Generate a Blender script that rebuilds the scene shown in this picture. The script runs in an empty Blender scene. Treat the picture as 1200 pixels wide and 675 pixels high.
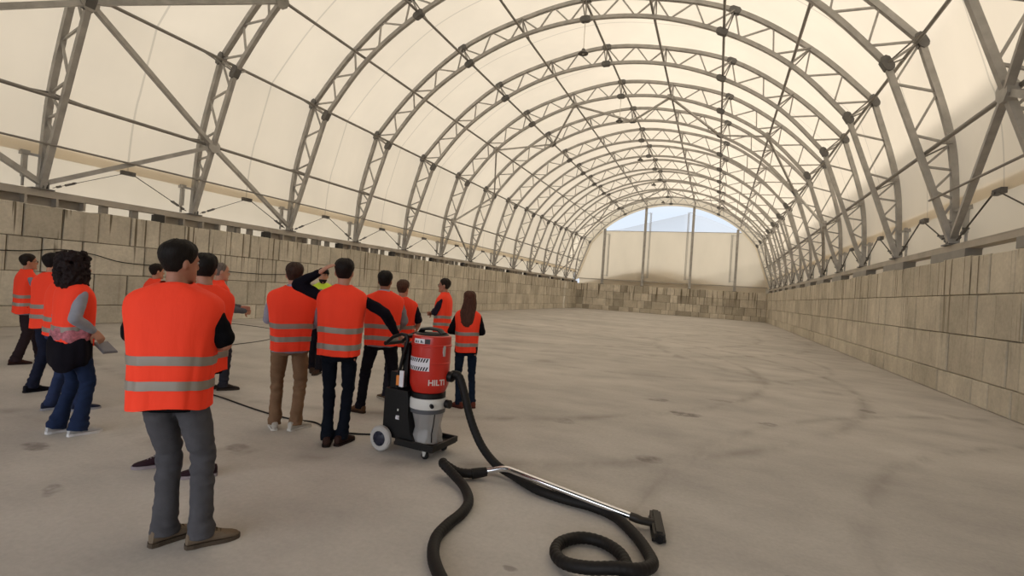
import bpy, bmesh, math, random
from mathutils import Vector, Matrix, noise, Quaternion
random.seed(7)
C = bpy.context.scene.collection
PI = math.pi
def R(a): return math.radians(a)

# ------------------------------------------------------------------ materials
def lin(h):
    h = h.lstrip('#'); o = []
    for i in (0, 2, 4):
        c = int(h[i:i+2], 16)/255
        o.append(c/12.92 if c <= .04045 else ((c+.055)/1.055)**2.4)
    return (*o, 1)
def newmat(name):
    m = bpy.data.materials.new(name); m.use_nodes = True
    nt = m.node_tree; nt.nodes.clear()
    return m, nt
class NT:
    """tiny node helper"""
    def __init__(s, nt): s.nt = nt
    def n(s, t, **k):
        d = s.nt.nodes.new(t)
        for a, b in k.items():
            if a.startswith('i_'): d.inputs[a[2:].replace('_', ' ')].default_value = b
            else: setattr(d, a, b)
        return d
    def l(s, a, b): s.nt.links.new(a, b)
    def math(s, op, a, b=None, c=None):
        d = s.nt.nodes.new('ShaderNodeMath'); d.operation = op
        for i, v in enumerate((a, b, c)):
            if v is None: continue
            if isinstance(v, (int, float)): d.inputs[i].default_value = v
            else: s.l(v, d.inputs[i])
        return d.outputs[0]
    def noise(s, vec, scale, detail=4, rough=.55, dim='3D'):
        d = s.n('ShaderNodeTexNoise'); d.inputs['Scale'].default_value = scale
        d.inputs['Detail'].default_value = detail; d.inputs['Roughness'].default_value = rough
        if vec is not None: s.l(vec, d.inputs['Vector'])
        return d.outputs['Fac']
    def ramp(s, fac, stops):
        d = s.n('ShaderNodeValToRGB'); e = d.color_ramp.elements
        while len(e) < len(stops): e.new(.5)
        for q, (p, c) in zip(e, stops):
            q.position = p; q.color = c if not isinstance(c, (int, float)) else (c, c, c, 1)
        s.l(fac, d.inputs['Fac']); return d.outputs['Color']
    def mix(s, fac, a, b, blend='MIX'):
        d = s.n('ShaderNodeMix', data_type='RGBA', blend_type=blend)
        for sock, v in ((d.inputs[0], fac), (d.inputs[6], a), (d.inputs[7], b)):
            if isinstance(v, (int, float)): sock.default_value = v
            elif isinstance(v, tuple): sock.default_value = v
            else: s.l(v, sock)
        return d.outputs[2]
    def mapping(s, vec, scale=(1, 1, 1), loc=(0, 0, 0)):
        d = s.n('ShaderNodeMapping'); d.inputs['Scale'].default_value = scale; d.inputs['Location'].default_value = loc
        s.l(vec, d.inputs['Vector']); return d.outputs[0]
def principled(name, col, rough=.6, metal=0, var=.0, vscale=8, bump=0, bscale=60, spec=.5, sheen=0, var2=None, vstretch=(1, 1, 1)):
    m, nt = newmat(name); k = NT(nt)
    out = k.n('ShaderNodeOutputMaterial'); b = k.n('ShaderNodeBsdfPrincipled')
    k.l(b.outputs[0], out.inputs[0])
    col = lin(col) if isinstance(col, str) else col
    b.inputs['Base Color'].default_value = col
    b.inputs['Roughness'].default_value = rough; b.inputs['Metallic'].default_value = metal
    b.inputs['Specular IOR Level'].default_value = spec
    if sheen: b.inputs['Sheen Weight'].default_value = sheen
    if var or bump:
        tc = k.n('ShaderNodeTexCoord')
        v = k.mapping(tc.outputs['Object'], vstretch)
    if var:
        f = k.noise(v, vscale, 5)
        dk = tuple(c*(1-var) for c in col[:3])+(1,)
        lt = tuple(min(1, c*(1+var)) for c in col[:3])+(1,)
        if var2: lt = lin(var2)
        k.l(k.ramp(f, [(.3, dk), (.7, lt)]), b.inputs['Base Color'])
    if bump:
        bp = k.n('ShaderNodeBump'); bp.inputs['Strength'].default_value = bump; bp.inputs['Distance'].default_value = .01
        k.l(k.noise(v, bscale, 4), bp.inputs['Height']); k.l(bp.outputs[0], b.inputs['Normal'])
    return m

BAY = 3.6992; Y0 = 6.5937
def TY(n): return Y0 + n*BAY
YEND = TY(13)          # last arch
YG = 55.15              # gable cloth and end wall

def fabric_mat(name, refl, trans, mixf=.5, seams=True):
    m, nt = newmat(name); k = NT(nt)
    out = k.n('ShaderNodeOutputMaterial')
    g = k.n('ShaderNodeNewGeometry')
    d = k.n('ShaderNodeBsdfDiffuse'); t = k.n('ShaderNodeBsdfTranslucent'); mx = k.n('ShaderNodeMixShader')
    mx.inputs[0].default_value = mixf
    f = k.noise(k.mapping(g.outputs['Position'], (.6, .6, .25)), 1.0, 4)
    cf = k.ramp(f, [(.3, .93), (.7, 1.0)])
    if seams:
        sx = k.n('ShaderNodeSeparateXYZ'); k.l(g.outputs['Position'], sx.inputs[0])
        y = k.math('SUBTRACT', sx.outputs[1], Y0 - BAY*40 + BAY/2)
        fr = k.math('MODULO', y, BAY)
        s1 = k.math('LESS_THAN', fr, .05)
        cf = k.mix(k.math('MULTIPLY', s1, .22), cf, (0, 0, 0, 1))
    c1 = k.mix(1.0, refl, cf, 'MULTIPLY'); c2 = k.mix(1.0, trans, cf, 'MULTIPLY')
    k.l(c1, d.inputs[0]); k.l(c2, t.inputs[0])
    k.l(d.outputs[0], mx.inputs[1]); k.l(t.outputs[0], mx.inputs[2]); k.l(mx.outputs[0], out.inputs[0])
    return m

M = {}
M['fabric'] = fabric_mat('cover_fabric', (.80, .73, .61, 1), (.87, .76, .605, 1))
M['skirt'] = fabric_mat('skirt_fabric', (.78, .72, .62, 1), (.80, .70, .55, 1), seams=False)
M['gable'] = fabric_mat('gable_fabric', (.78, .72, .62, 1), (.84, .74, .58, 1), seams=False)
M['steel'] = principled('galvanised_steel', (.42, .405, .385, 1), .55, .35, .18, 3, spec=.4)
M['steel_dark'] = principled('splice_steel', (.15, .145, .14, 1), .55, .4, .15, 6)
M['tube'] = principled('purlin_steel', (.27, .255, .235, 1), .5, .4, .15, 2)
M['beam'] = principled('sill_beam_paint', (.42, .38, .33, 1), .6, .1, .15, 1.5)
M['box'] = principled('dark_box', (.02, .018, .018, 1), .5)
M['strap'] = principled('strap_web', (.10, .09, .075, 1), .8)
M['lamp'] = principled('lamp_shell', (.10, .095, .09, 1), .5, .3)
M['wire'] = principled('wire', (.72, .68, .60, 1), .6)

def concrete_mat():
    m, nt = newmat('concrete_blocks'); k = NT(nt)
    out = k.n('ShaderNodeOutputMaterial'); b = k.n('ShaderNodeBsdfPrincipled'); k.l(b.outputs[0], out.inputs[0])
    b.inputs['Roughness'].default_value = .9; b.inputs['Specular IOR Level'].default_value = .15
    tc = k.n('ShaderNodeTexCoord'); P = tc.outputs['Object']
    at = k.n('ShaderNodeAttribute', attribute_name='tone')
    base = k.ramp(at.outputs['Fac'], [(0, (.38, .34, .275, 1)), (.5, (.55, .495, .405, 1)), (1, (.69, .63, .53, 1))])
    n1 = k.noise(P, 1.3, 6, .6); n2 = k.noise(P, 14, 5, .6)
    c = k.mix(1.0, base, k.ramp(n1, [(.28, .80), (.72, 1.14)]), 'MULTIPLY')
    c = k.mix(1.0, c, k.ramp(n2, [(.3, .90), (.7, 1.07)]), 'MULTIPLY')
    # run-down stains: noise stretched along z, only below the coping
    st = k.noise(k.mapping(P, (2.6, 2.6, .16)), 1.6, 3, .5)
    stf = k.ramp(st, [(.60, 0.0), (.72, 1.0)])
    c = k.mix(k.math('MULTIPLY', stf, .35), c, (.20, .16, .115, 1))
    s2 = k.ramp(k.noise(k.mapping(P, (5.2, 5.2, .13), (3.3, 1.7, 0)), 2.0, 2, .5), [(.60, 0.0), (.645, 1.0)])
    sz = k.n('ShaderNodeSeparateXYZ'); k.l(P, sz.inputs[0])
    zf = k.n('ShaderNodeMapRange'); k.l(sz.outputs[2], zf.inputs[0]); zf.inputs[1].default_value = .7; zf.inputs[2].default_value = 2.2
    c = k.mix(k.math('MULTIPLY', k.math('MULTIPLY', s2, zf.outputs[0]), .85), c, (.10, .075, .045, 1))
    k.l(c, b.inputs['Base Color'])
    bp = k.n('ShaderNodeBump'); bp.inputs['Strength'].default_value = .35; bp.inputs['Distance'].default_value = .01
    k.l(n2, bp.inputs['Height']); k.l(bp.outputs[0], b.inputs['Normal'])
    return m
M['concrete'] = concrete_mat()
M['joint'] = principled('joint_stain', (.05, .04, .028, 1), .95)

def floor_mat():
    m, nt = newmat('dusty_concrete_floor'); k = NT(nt)
    out = k.n('ShaderNodeOutputMaterial'); b = k.n('ShaderNodeBsdfPrincipled'); k.l(b.outputs[0], out.inputs[0])
    b.inputs['Roughness'].default_value = .85; b.inputs['Specular IOR Level'].default_value = .2
    g = k.n('ShaderNodeNewGeometry'); P = g.outputs['Position']
    n0 = k.noise(k.mapping(P, (.16, .3, 1)), 1, 5, .55)
    n1 = k.noise(k.mapping(P, (1.0, 1.5, 1)), .9, 6, .6)
    n2 = k.noise(P, 30, 4, .65)
    c = k.ramp(n1, [(.24, (.375, .347, .326, 1)), (.5, (.465, .432, .40, 1)), (.78, (.545, .51, .475, 1))])
    c = k.mix(1.0, c, k.ramp(n0, [(.3, .86), (.7, 1.12)]), 'MULTIPLY')
    c = k.mix(1.0, c, k.ramp(n2, [(.3, .93), (.7, 1.06)]), 'MULTIPLY')
    # dark oily spots
    vo = k.n('ShaderNodeTexVoronoi'); vo.inputs['Scale'].default_value = .42; vo.inputs['Randomness'].default_value = 1
    wn = k.n('ShaderNodeTexNoise'); wn.inputs['Scale'].default_value = 2.2; wn.inputs['Detail'].default_value = 4
    k.l(P, wn.inputs['Vector'])
    wp = k.n('ShaderNodeVectorMath', operation='MULTIPLY_ADD'); k.l(wn.outputs['Color'], wp.inputs[0]); wp.inputs[1].default_value = (.55, .4, 0); k.l(P, wp.inputs[2])
    fl = k.mapping(wp.outputs[0], (1, 1.25, 0)); k.l(fl, vo.inputs['Vector'])
    sp = k.ramp(vo.outputs['Distance'], [(.06, 1.0), (.15, 0.0)])
    c = k.mix(k.math('MULTIPLY', sp, .3), c, (.17, .14, .12, 1))
    # single oil and damp spots
    sw = k.n('ShaderNodeSeparateXYZ'); k.l(wp.outputs[0], sw.inputs[0])
    grit = k.ramp(k.noise(P, 11, 4, .6), [(.36, .25), (.58, 1.0)])
    for px, py, rx, ry, st_ in ((4.80, 7.46, .22, .16, .75), (4.53, 5.16, .13, .13, .6), (5.86, 7.6, .16, .14, .55), (4.31, 8.2, .2, .12, .5), (-.19, 2.4, .14, .11, .6), (.92, 2.04, .11, .08, .5),
                                (7.48, 9.75, .14, .12, .6), (4.12, 2.68, .05, .04, .5), (5.54, 3.43, .06, .05, .5), (1.2, 3.29, .16, .1, .45), (3.4, 6.05, .18, .12, .3), (5.25, 8.88, .25, .1, .4)):
        ex_ = k.math('DIVIDE', k.math('SUBTRACT', sw.outputs[0], px+.275), rx); ey_ = k.math('DIVIDE', k.math('SUBTRACT', sw.outputs[1], py+.2), ry)
        r2 = k.math('ADD', k.math('MULTIPLY', ex_, ex_), k.math('MULTIPLY', ey_, ey_))
        f = k.math('MULTIPLY', k.math('MAXIMUM', k.math('SUBTRACT', 1.0, r2), 0.0), st_*1.6); f = k.math('MULTIPLY', k.math('MINIMUM', f, st_), grit)
        c = k.mix(f, c, (.13, .11, .10, 1))
    # sweeping tyre tracks: arcs round centres on the floor
    sx = k.n('ShaderNodeSeparateXYZ'); k.l(P, sx.inputs[0]); X, Y = sx.outputs[0], sx.outputs[1]
    brk = k.ramp(k.noise(k.mapping(P, (2, .6, 1)), 1.3, 4), [(.38, 0.0), (.62, 1.0)])
    for cx, cy, rad, w, s in ((-1.5, 12.0, 7.6, .16, .40), (-1.5, 12.0, 9.2, .18, .36), (12.5, 3.2, 6.4, .15, .34), (12.5, 3.2, 7.9, .15, .30),
                              (-6, 26, 13.0, .3, .3), (-6, 26, 15.0, .3, .28), (2.5, 16, 5.5, .14, .3), (14, 20, 11, .25, .3)):
        dx = k.math('SUBTRACT', X, cx); dy = k.math('SUBTRACT', Y, cy)
        r = k.math('SQRT', k.math('ADD', k.math('MULTIPLY', dx, dx), k.math('MULTIPLY', dy, dy)))
        e = k.math('ABSOLUTE', k.math('SUBTRACT', r, rad))
        f = k.math('SUBTRACT', 1.0, k.math('SMOOTH_MIN', k.math('DIVIDE', e, w), 1.0, .3)); f = k.math('MAXIMUM', f, 0.0)
        f = k.math('MULTIPLY', k.math('MULTIPLY', f, brk), s*1.25)
        c = k.mix(f, c, (.20, .175, .155, 1))
    k.l(c, b.inputs['Base Color'])
    bp = k.n('ShaderNodeBump'); bp.inputs['Strength'].default_value = .3; bp.inputs['Distance'].default_value = .008
    k.l(k.noise(P, 9, 6, .65), bp.inputs['Height']); k.l(bp.outputs[0], b.inputs['Normal'])
    return m
M['floor'] = floor_mat()
M['ground'] = principled('outside_ground', (.40, .37, .32, 1), .95, var=.15, vscale=.3)
M['hill'] = principled('far_hill', (.30, .325, .36, 1), .95, var=.03, vscale=.004)
M['mound'] = principled('salt_mound', (.62, .58, .5, 1), .95, var=.1, vscale=1.2)
M['front'] = principled('shade_panel_dark', (.10, .10, .105, 1), .8)  # dark finish of the added roof and panels that hold back light
M['neigh'] = principled('neighbour_cladding', (.12, .11, .10, 1), .8)

# ------------------------------------------------------------------ mesh builder
class MB:
    def __init__(s): s.v = []; s.f = []; s.m = []; s.mi = 0
    def add(s, vs, fs):
        b = len(s.v); s.v += [tuple(v) for v in vs]
        for f in fs: s.f.append(tuple(b+i for i in f)); s.m.append(s.mi)
        return b
    def hexa(s, p):   # 8 corners: 4 bottom, 4 top
        s.add(p, [(3, 2, 1, 0), (4, 5, 6, 7), (0, 1, 5, 4), (1, 2, 6, 5), (2, 3, 7, 6), (3, 0, 4, 7)])
    def box(s, c, d, rot=None, bev=0):
        hx, hy, hz = d[0]/2, d[1]/2, d[2]/2
        P = [Vector(q) for q in ((-hx, -hy, -hz), (hx, -hy, -hz), (hx, hy, -hz), (-hx, hy, -hz), (-hx, -hy, hz), (hx, -hy, hz), (hx, hy, hz), (-hx, hy, hz))]
        if rot is not None: P = [rot @ q for q in P]
        c = Vector(c); s.hexa([c+q for q in P])
    def beam(s, a, b, w, h=None, up=(0, 1, 0)):
        a, b = Vector(a), Vector(b); h = h or w; d = (b-a)
        if d.length < 1e-6: return
        d.normalize(); u = Vector(up)
        if abs(d.dot(u)) > .98: u = Vector((1, 0, 0))
        sd = d.cross(u).normalized(); u = sd.cross(d).normalized()
        q = lambda p: [p-sd*w/2-u*h/2, p+sd*w/2-u*h/2, p+sd*w/2+u*h/2, p-sd*w/2+u*h/2]
        s.hexa(q(a)+q(b))
    def rings(s, rs, cap=True, closed=False):
        n = len(rs[0]); b = len(s.v); fs = []
        vs = [p for r in rs for p in r]
        for i in range(len(rs)-1):
            for j in range(n):
                k = (j+1) % n
                fs.append((i*n+j, i*n+k, (i+1)*n+k, (i+1)*n+j))
        if cap:
            fs.append(tuple(reversed(range(n)))); fs.append(tuple((len(rs)-1)*n+j for j in range(n)))
        s.add(vs, fs)
    def tube(s, pts, rad, n=12, cap=True, side=None, flat=None):
        """swept circle (or ellipse when rad items are pairs) along pts, parallel transported"""
        pts = [Vector(p) for p in pts]; N = len(pts)
        rads = rad if isinstance(rad, (list, tuple)) and len(rad) == N else [rad]*N
        T = []
        for i in range(N):
            t = pts[min(i+1, N-1)]-pts[max(i-1, 0)]
            T.append(t.normalized() if t.length > 1e-9 else Vector((0, 0, 1)))
        u = Vector(side) if side else (Vector((0, 0, 1)) if abs(T[0].z) < .9 else Vector((1, 0, 0)))
        u = (u-T[0]*u.dot(T[0])).normalized(); rs = []
        for i in range(N):
            if i: 
                u = (u-T[i]*u.dot(T[i]))
                u = u.normalized() if u.length > 1e-6 else T[i].orthogonal().normalized()
            w = T[i].cross(u)
            ra, rb = rads[i] if isinstance(rads[i], (list, tuple)) else (rads[i], rads[i])
            rs.append([pts[i]+u*ra*math.cos(2*PI*j/n)+w*rb*math.sin(2*PI*j/n) for j in range(n)])
        s.rings(rs, cap)
    def capsule(s, pts, rads, n=12, side=None):
        """tube with rounded ends"""
        pts = [Vector(p) for p in pts]; r = list(rads)
        g = lambda x: x if isinstance(x, (int, float)) else max(x)
        sc = lambda x, f: x*f if isinstance(x, (int, float)) else (x[0]*f, x[1]*f)
        d0 = (pts[0]-pts[1]).normalized(); d1 = (pts[-1]-pts[-2]).normalized()
        a = [pts[0]+d0*g(r[0])*.95, pts[0]+d0*g(r[0])*.75, pts[0]+d0*g(r[0])*.4]; ra = [sc(r[0], .25), sc(r[0], .65), sc(r[0], .92)]
        b = [pts[-1]+d1*g(r[-1])*.4, pts[-1]+d1*g(r[-1])*.75, pts[-1]+d1*g(r[-1])*.95]; rb = [sc(r[-1], .92), sc(r[-1], .65), sc(r[-1], .25)]
        s.tube(a+pts+b, ra+r+rb, n, True, side)
    def lathe(s, prof, n=32, c=(0, 0, 0), axis='z', cap=True):
        rs = []
        for r, z in prof:
            ring = []
            for j in range(n):
                a = 2*PI*j/n; x, y = r*math.cos(a), r*math.sin(a)
                p = (x, y, z) if axis == 'z' else ((x, z, -y) if axis == 'y' else (z, x, y))
                ring.append(Vector(c)+Vector(p))
            rs.append(ring)
        s.rings(rs, cap)
    def ell(s, c, r, n=16, m=10, rot=None):
        c = Vector(c); rs = []
        for i in range(m+1):
            t = PI*(i+.02)/(m+.04); 
            ring = []
            for j in range(n):
                a = 2*PI*j/n
                p = Vector((r[0]*math.sin(t)*math.cos(a), r[1]*math.sin(t)*math.sin(a), -r[2]*math.cos(t)))
                if rot is not None: p = rot @ p
                ring.append(c+p)
            rs.append(ring)
        s.rings(rs)
    def prism(s, poly, y0, y1):   # polygon in xz, extruded along y
        n = len(poly)
        vs = [(x, y0, z) for x, z in poly]+[(x, y1, z) for x, z in poly]
        fs = [tuple(range(n)), tuple(reversed(range(n, 2*n)))]+[(i, n+i, n+(i+1) % n, (i+1) % n) for i in range(n)]
        s.add(vs, fs)
    def mesh(s, name, mats, smooth=False, angle=None):
        me = bpy.data.meshes.new(name); me.from_pydata(s.v, [], s.f)
        bm = bmesh.new(); bm.from_mesh(me); bmesh.ops.recalc_face_normals(bm, faces=bm.faces); bm.to_mesh(me); bm.free()
        for m in (mats if isinstance(mats, (list, tuple)) else [mats]): me.materials.append(m)
        if len(set(s.m)) > 1: me.polygons.foreach_set('material_index', s.m)
        if smooth:
            me.polygons.foreach_set('use_smooth', [True]*len(me.polygons))
            if angle: me.set_sharp_from_angle(angle=R(angle))
        me.update(); return me
    def build(s, name, mats, parent=None, smooth=False, angle=40, loc=None):
        return link(name, s.mesh(name, mats, smooth, angle), parent, loc)
def link(name, me, parent=None, loc=None):
    o = bpy.data.objects.new(name, me); C.objects.link(o)
    if parent: o.parent = parent
    if loc: o.location = loc
    return o
def tag(o, label=None, cat=None, group=None, kind=None):
    for k_, v in (('label', label), ('category', cat), ('group', group), ('kind', kind)):
        if v: o[k_] = v
    return o
def thing(name, label, cat, loc=(0, 0, 0), rz=0, group=None, scale=1):
    o = bpy.data.objects.new(name, None); C.objects.link(o); o.empty_display_size = .2
    o.location = loc; o.rotation_euler = (0, 0, rz); o.scale = (scale,)*3
    return tag(o, label, cat, group)
def copy_tree(o, parent=None):
    c = o.copy(); C.objects.link(c); c.parent = parent
    for ch in list(o.children): copy_tree(ch, c)
    return c
def displace(me, fn):
    cs = [v.co.copy() for v in me.vertices]; ns = [v.normal.copy() for v in me.vertices]
    me.vertices.foreach_set('co', [q for c_, n_ in zip(cs, ns) for q in (c_+n_*fn(c_))]); me.update()
_RS = None
def remesh(me, voxel, smooth=4, factor=.5):
    global _RS
    if _RS is None: _RS = bpy.data.scenes.new('workbench')
    o = bpy.data.objects.new('tmp', me); _RS.collection.objects.link(o)
    r = o.modifiers.new('r', 'REMESH'); r.mode = 'VOXEL'; r.voxel_size = voxel; r.use_smooth_shade = True
    if smooth:
        q = o.modifiers.new('s', 'SMOOTH'); q.iterations = smooth; q.factor = factor
    _RS.view_layers[0].update(); dg = _RS.view_layers[0].depsgraph
    out = bpy.data.meshes.new_from_object(o.evaluated_get(dg), depsgraph=dg)
    mats = list(me.materials); nm = me.name
    bpy.data.objects.remove(o); bpy.data.meshes.remove(me)
    out.name = nm; out.materials.clear()
    for m in mats: out.materials.append(m)
    out.polygons.foreach_set('use_smooth', [True]*len(out.polygons))
    return out

# ------------------------------------------------------------------ camera
cam = bpy.data.cameras.new('camera'); co = bpy.data.objects.new('camera', cam); C.objects.link(co)
cam.sensor_width = 36; cam.lens = 582.82/1200*36; cam.clip_end = 4000
yaw, pit, rol = .3915, .0026, .066
ex = Vector((math.cos(yaw), math.sin(yaw), 0)); fw = Vector((-math.sin(yaw)*math.cos(pit), math.cos(yaw)*math.cos(pit), math.sin(pit)))
ez = Vector((math.sin(yaw)*math.sin(pit), -math.cos(yaw)*math.sin(pit), math.cos(pit)))
rt = ex*math.cos(rol)+ez*math.sin(rol); upv = -ex*math.sin(rol)+ez*math.cos(rol)
mw = Matrix((rt, upv, -fw)).transposed().to_4x4(); mw.translation = Vector((5.0888, 0, 1.6))
co.matrix_world = mw
bpy.context.scene.camera = co

# ------------------------------------------------------------------ setting
YF = -7.0            # front end of the hall, behind the camera
b = MB(); b.box((0, (YF+YG)/2, -.1), (21.4, YG-YF+2, .2)); tag(b.build('floor', M['floor']), kind='structure')
b = MB(); b.box((0, 40, -.35), (600, 600, .2)); tag(b.build('ground', M['ground']), kind='structure')
WX = 9.63; WH = 2.843
def tone_attr(me, tones):
    a = me.attributes.new('tone', 'FLOAT', 'FACE'); a.data.foreach_set('value', tones)
ROWS = [(WH-.76, WH), (WH-1.56, WH-.765), (WH-2.36, WH-1.565), (0, WH-2.365)]
LJ = {0: [6.21, 6.95, 7.71, 8.47, 9.22, 9.94, 10.72, 11.46, 12.2, 12.93, 13.41, 14.04, 14.43, 14.93, 15.98, 17.02, 17.85],
      1: [5.95, 6.59, 7.39, 8.86, 11.14, 12.59, 13.31, 14.81, 17.86], 2: [6.61, 7.69, 8.46, 10.0, 11.4, 12.21, 12.94, 14.46, 16.29], 3: [6.57, 7.48, 8.76, 10.46, 12.58]}
RJ = {0: [10.54, 10.84, 11.67, 12.37, 13.69, 14.41, 15.46, 16.22], 1: [10.49, 11.36, 12.08, 13.68, 15.16, 15.88, 17.51],
      2: [10.51, 10.91, 11.69, 13.2, 13.76, 15.2, 16.32, 17.49], 3: [11.47, 12.1, 13.66, 15.13, 17.39]}
def block_wall(name, side, joints, y0, y1, seed, tlo, thi):
    """one wall of stacked concrete blocks with open joints; side=-1 left, +1 right, 0 end wall (runs along x)"""
    rnd = random.Random(seed); b = MB(); tones = []
    for r, (z0, z1) in enumerate(ROWS):
        js = list(joints.get(r, []))
        if js:
            while js[0] > y0: js.insert(0, js[0]-rnd.choice((.75, .75, 1.5)))
            js[0] = y0
        else: js = [y0, y0+rnd.choice((.4, .75, 1.1))]
        while js[-1] < y1: js.append(js[-1]+rnd.choice((.75, .75, 1.5, 1.1, .4) if r == 0 or side == 0 else (.75, 1.5, 1.5, .75)))
        js[-1] = y1
        if len(js) > 1 and js[-1]-js[-2] < .12: js.pop(-2)
        for p, q in zip(js, js[1:]):
            if q-p < .03: continue
            g = .012 if side < 1 else .015; off = rnd.uniform(-.012, .012); e = .018
            top = z1 + (rnd.uniform(-.02, .02) if r == 0 else 0)
            # chamfered front face
            def F(u, z, d):
                if side == 0: return (u, y_face(d, off), z)
                return (side*(WX+off+d), u, z)
            y_face = lambda d, o: YG-.35+o+d
            A = [F(p+g, z0+.003, e), F(q-g, z0+.003, e), F(q-g, top-.003, e), F(p+g, top-.003, e)]
            B_ = [F(p+g+e, z0+e, 0), F(q-g-e, z0+e, 0), F(q-g-e, top-e, 0), F(p+g+e, top-e, 0)]
            K = [F(p+g, z0+.003, .75), F(q-g, z0+.003, .75), F(q-g, top-.003, .75), F(p+g, top-.003, .75)]
            n0 = len(b.f)
            b.add(A+B_+K, [(4, 5, 6, 7), (0, 1, 5, 4), (1, 2, 6, 5), (2, 3, 7, 6), (3, 0, 4, 7), (0, 8, 9, 1), (1, 9, 10, 2), (2, 10, 11, 3), (3, 11, 8, 0), (8, 11, 10, 9)])
            t = rnd.uniform(tlo, thi); tones += [t]*(len(b.f)-n0)
    # dark core seen through the joints
    n0 = len(b.f)
    if side == 0: b.box(((y0+y1)/2, YG+.05, (WH-.06)/2), (y1-y0-.04, .62, WH-.06))
    else: b.box((side*(WX+.41), (y0+y1)/2, (WH-.06)/2), (.62, y1-y0-.04, WH-.06))
    tones += [-1.0]*(len(b.f)-n0)
    me = bpy.data.meshes.new(name); me.from_pydata(b.v, [], b.f)
    me.materials.append(M['concrete']); me.materials.append(M['joint'])
    me.polygons.foreach_set('material_index', [1 if t < 0 else 0 for t in tones])
    tone_attr(me, tones); bm = bmesh.new(); bm.from_mesh(me); bmesh.ops.recalc_face_normals(bm, faces=bm.faces); bm.to_mesh(me); bm.free()
    return tag(link(name, me), kind='structure')
block_wall('wall_left', -1, LJ, YF, YG+.8, 3, .3, .75)
block_wall('wall_right', 1, RJ, YF, YG+.8, 5, .3, .75)
block_wall('wall_back', 0, {}, -WX, WX, 9, 0, 1)

# ------------------------------------------------------------------ arch profile
OUT = [(9.906, 3.24), (9.734, 5.511), (9.061, 7.918), (7.311, 9.705), (5.073, 11.247), (2.512, 12.075), (0, 12.424)]
INN = [(9.86, 3.24), (9.174, 5.285), (8.433, 7.451), (6.76, 9.281), (4.715, 10.595), (2.411, 11.439), (0, 11.702)]
def cr(p0, p1, p2, p3, t):
    return tuple(.5*((2*b_)+(-a+c)*t+(2*a-5*b_+4*c-d)*t*t+(-a+3*b_-3*c+d)*t**3) for a, b_, c, d in zip(p0, p1, p2, p3))
def prof(P, s):
    """s in [0,12]; 0 right foot, 6 apex, 12 left foot"""
    if s > 6:
        x, z = prof(P, 12-s); return (-x, z)
    if s <= 2:
        f, a, b_ = P[0], P[1], P[2]
        i = int(min(s, 1.9999)); t = s-i
        ext0 = tuple(2*f[k]-a[k] for k in (0, 1)); ext1 = tuple(2*b_[k]-a[k] for k in (0, 1))
        q = [ext0, f, a, b_, ext1]
        return cr(q[i], q[i+1], q[i+2], q[i+3], t)
    i = int(min(s, 5.9999)); t = s-i
    q = P[2:]+[(-P[5][0], P[5][1])]
    j = i-2
    # start tangent of the roof follows the chord of the first segments (slight kink at the eave splice)
    pm = tuple(q[0][k]*2-q[1][k]+.28*(q[2][k]-2*q[1][k]+q[0][k]) for k in (0, 1)) if j == 0 else q[j-1]
    return cr(pm, q[j], q[j+1], q[j+2], t)
Oo = lambda s: prof(OUT, s)
Ii = lambda s: prof(INN, s)
def nrm(P, s):
    e = .02; a = prof(P, max(0, s-e)); c = prof(P, min(12, s+e))
    d = Vector((c[0]-a[0], c[1]-a[1])).normalized(); return Vector((d.y, -d.x)) if True else None
def outw(P, s, d):
    n_ = nrm(P, s); x, z = prof(P, s)
    if Vector((x, z-5)).dot(n_) < 0: n_ = -n_
    return (x+n_.x*d, z+n_.y*d)

# ------------------------------------------------------------------ roof cover
def cover_mesh(name, mat, d, s0, s1, y0, y1, ny, zmin=None):
    S = [s0+(s1-s0)*i/110 for i in range(111)]
    b = MB(); pts = []
    for s in S:
        x, z = outw(OUT, s, d); pts.append((x, z))
    ys = [y0+(y1-y0)*j/ny for j in range(ny+1)]
    vs = []
    for y in ys:
        ph = ((y-Y0)/BAY) % 1
        sag = .05*math.sin(PI*ph)**2
        for s, (x, z) in zip(S, pts):
            k_ = sag*(1 if 1.2 < s < 10.8 else .4)
            q = outw(OUT, s, d-k_); vs.append((q[0], y, q[1]))
    n = len(S); fs = [(j*n+i, j*n+i+1, (j+1)*n+i+1, (j+1)*n+i) for j in range(ny) for i in range(n-1)]
    b.add(vs, fs); return b.build(name, mat, smooth=True)
s_edge = .42     # where the main cover ends (about z = 4.1)
tag(cover_mesh('ceiling', M['fabric'], .12, s_edge-.06, 12-s_edge+.06, 2.0, YEND+.3, 120), kind='structure')
tag(cover_mesh('shade_roof_front', M['front'], .12, s_edge-.06, 12-s_edge+.06, YF, 2.0, 16), kind='structure')   # unseen opaque roof added over the viewer to darken the near floor
for sd, nm in ((-1, 'trim_1'), (1, 'trim_2')):     # lower skirt cloth hanging outside the cover
    b = MB(); rs = []
    for j in range(121):
        y = YF+(YEND+.3-YF)*j/120; w = .03*math.sin(y*2*PI/BAY)
        rs.append([(sd*(10.0+.0), y, 4.34), (sd*(10.06+w*.3), y, 4.0), (sd*(10.12+w), y, 3.6), (sd*(10.14+w*.5), y, 3.3), (sd*(10.42 if sd < 0 else 10.11), y, 2.80)])
    n = 5; b.add([p for r in rs for p in r], [(j*n+i, j*n+i+1, (j+1)*n+i+1, (j+1)*n+i) for j in range(120) for i in range(n-1)])
    tag(b.build(nm, M['skirt'], smooth=True), kind='structure')

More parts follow.
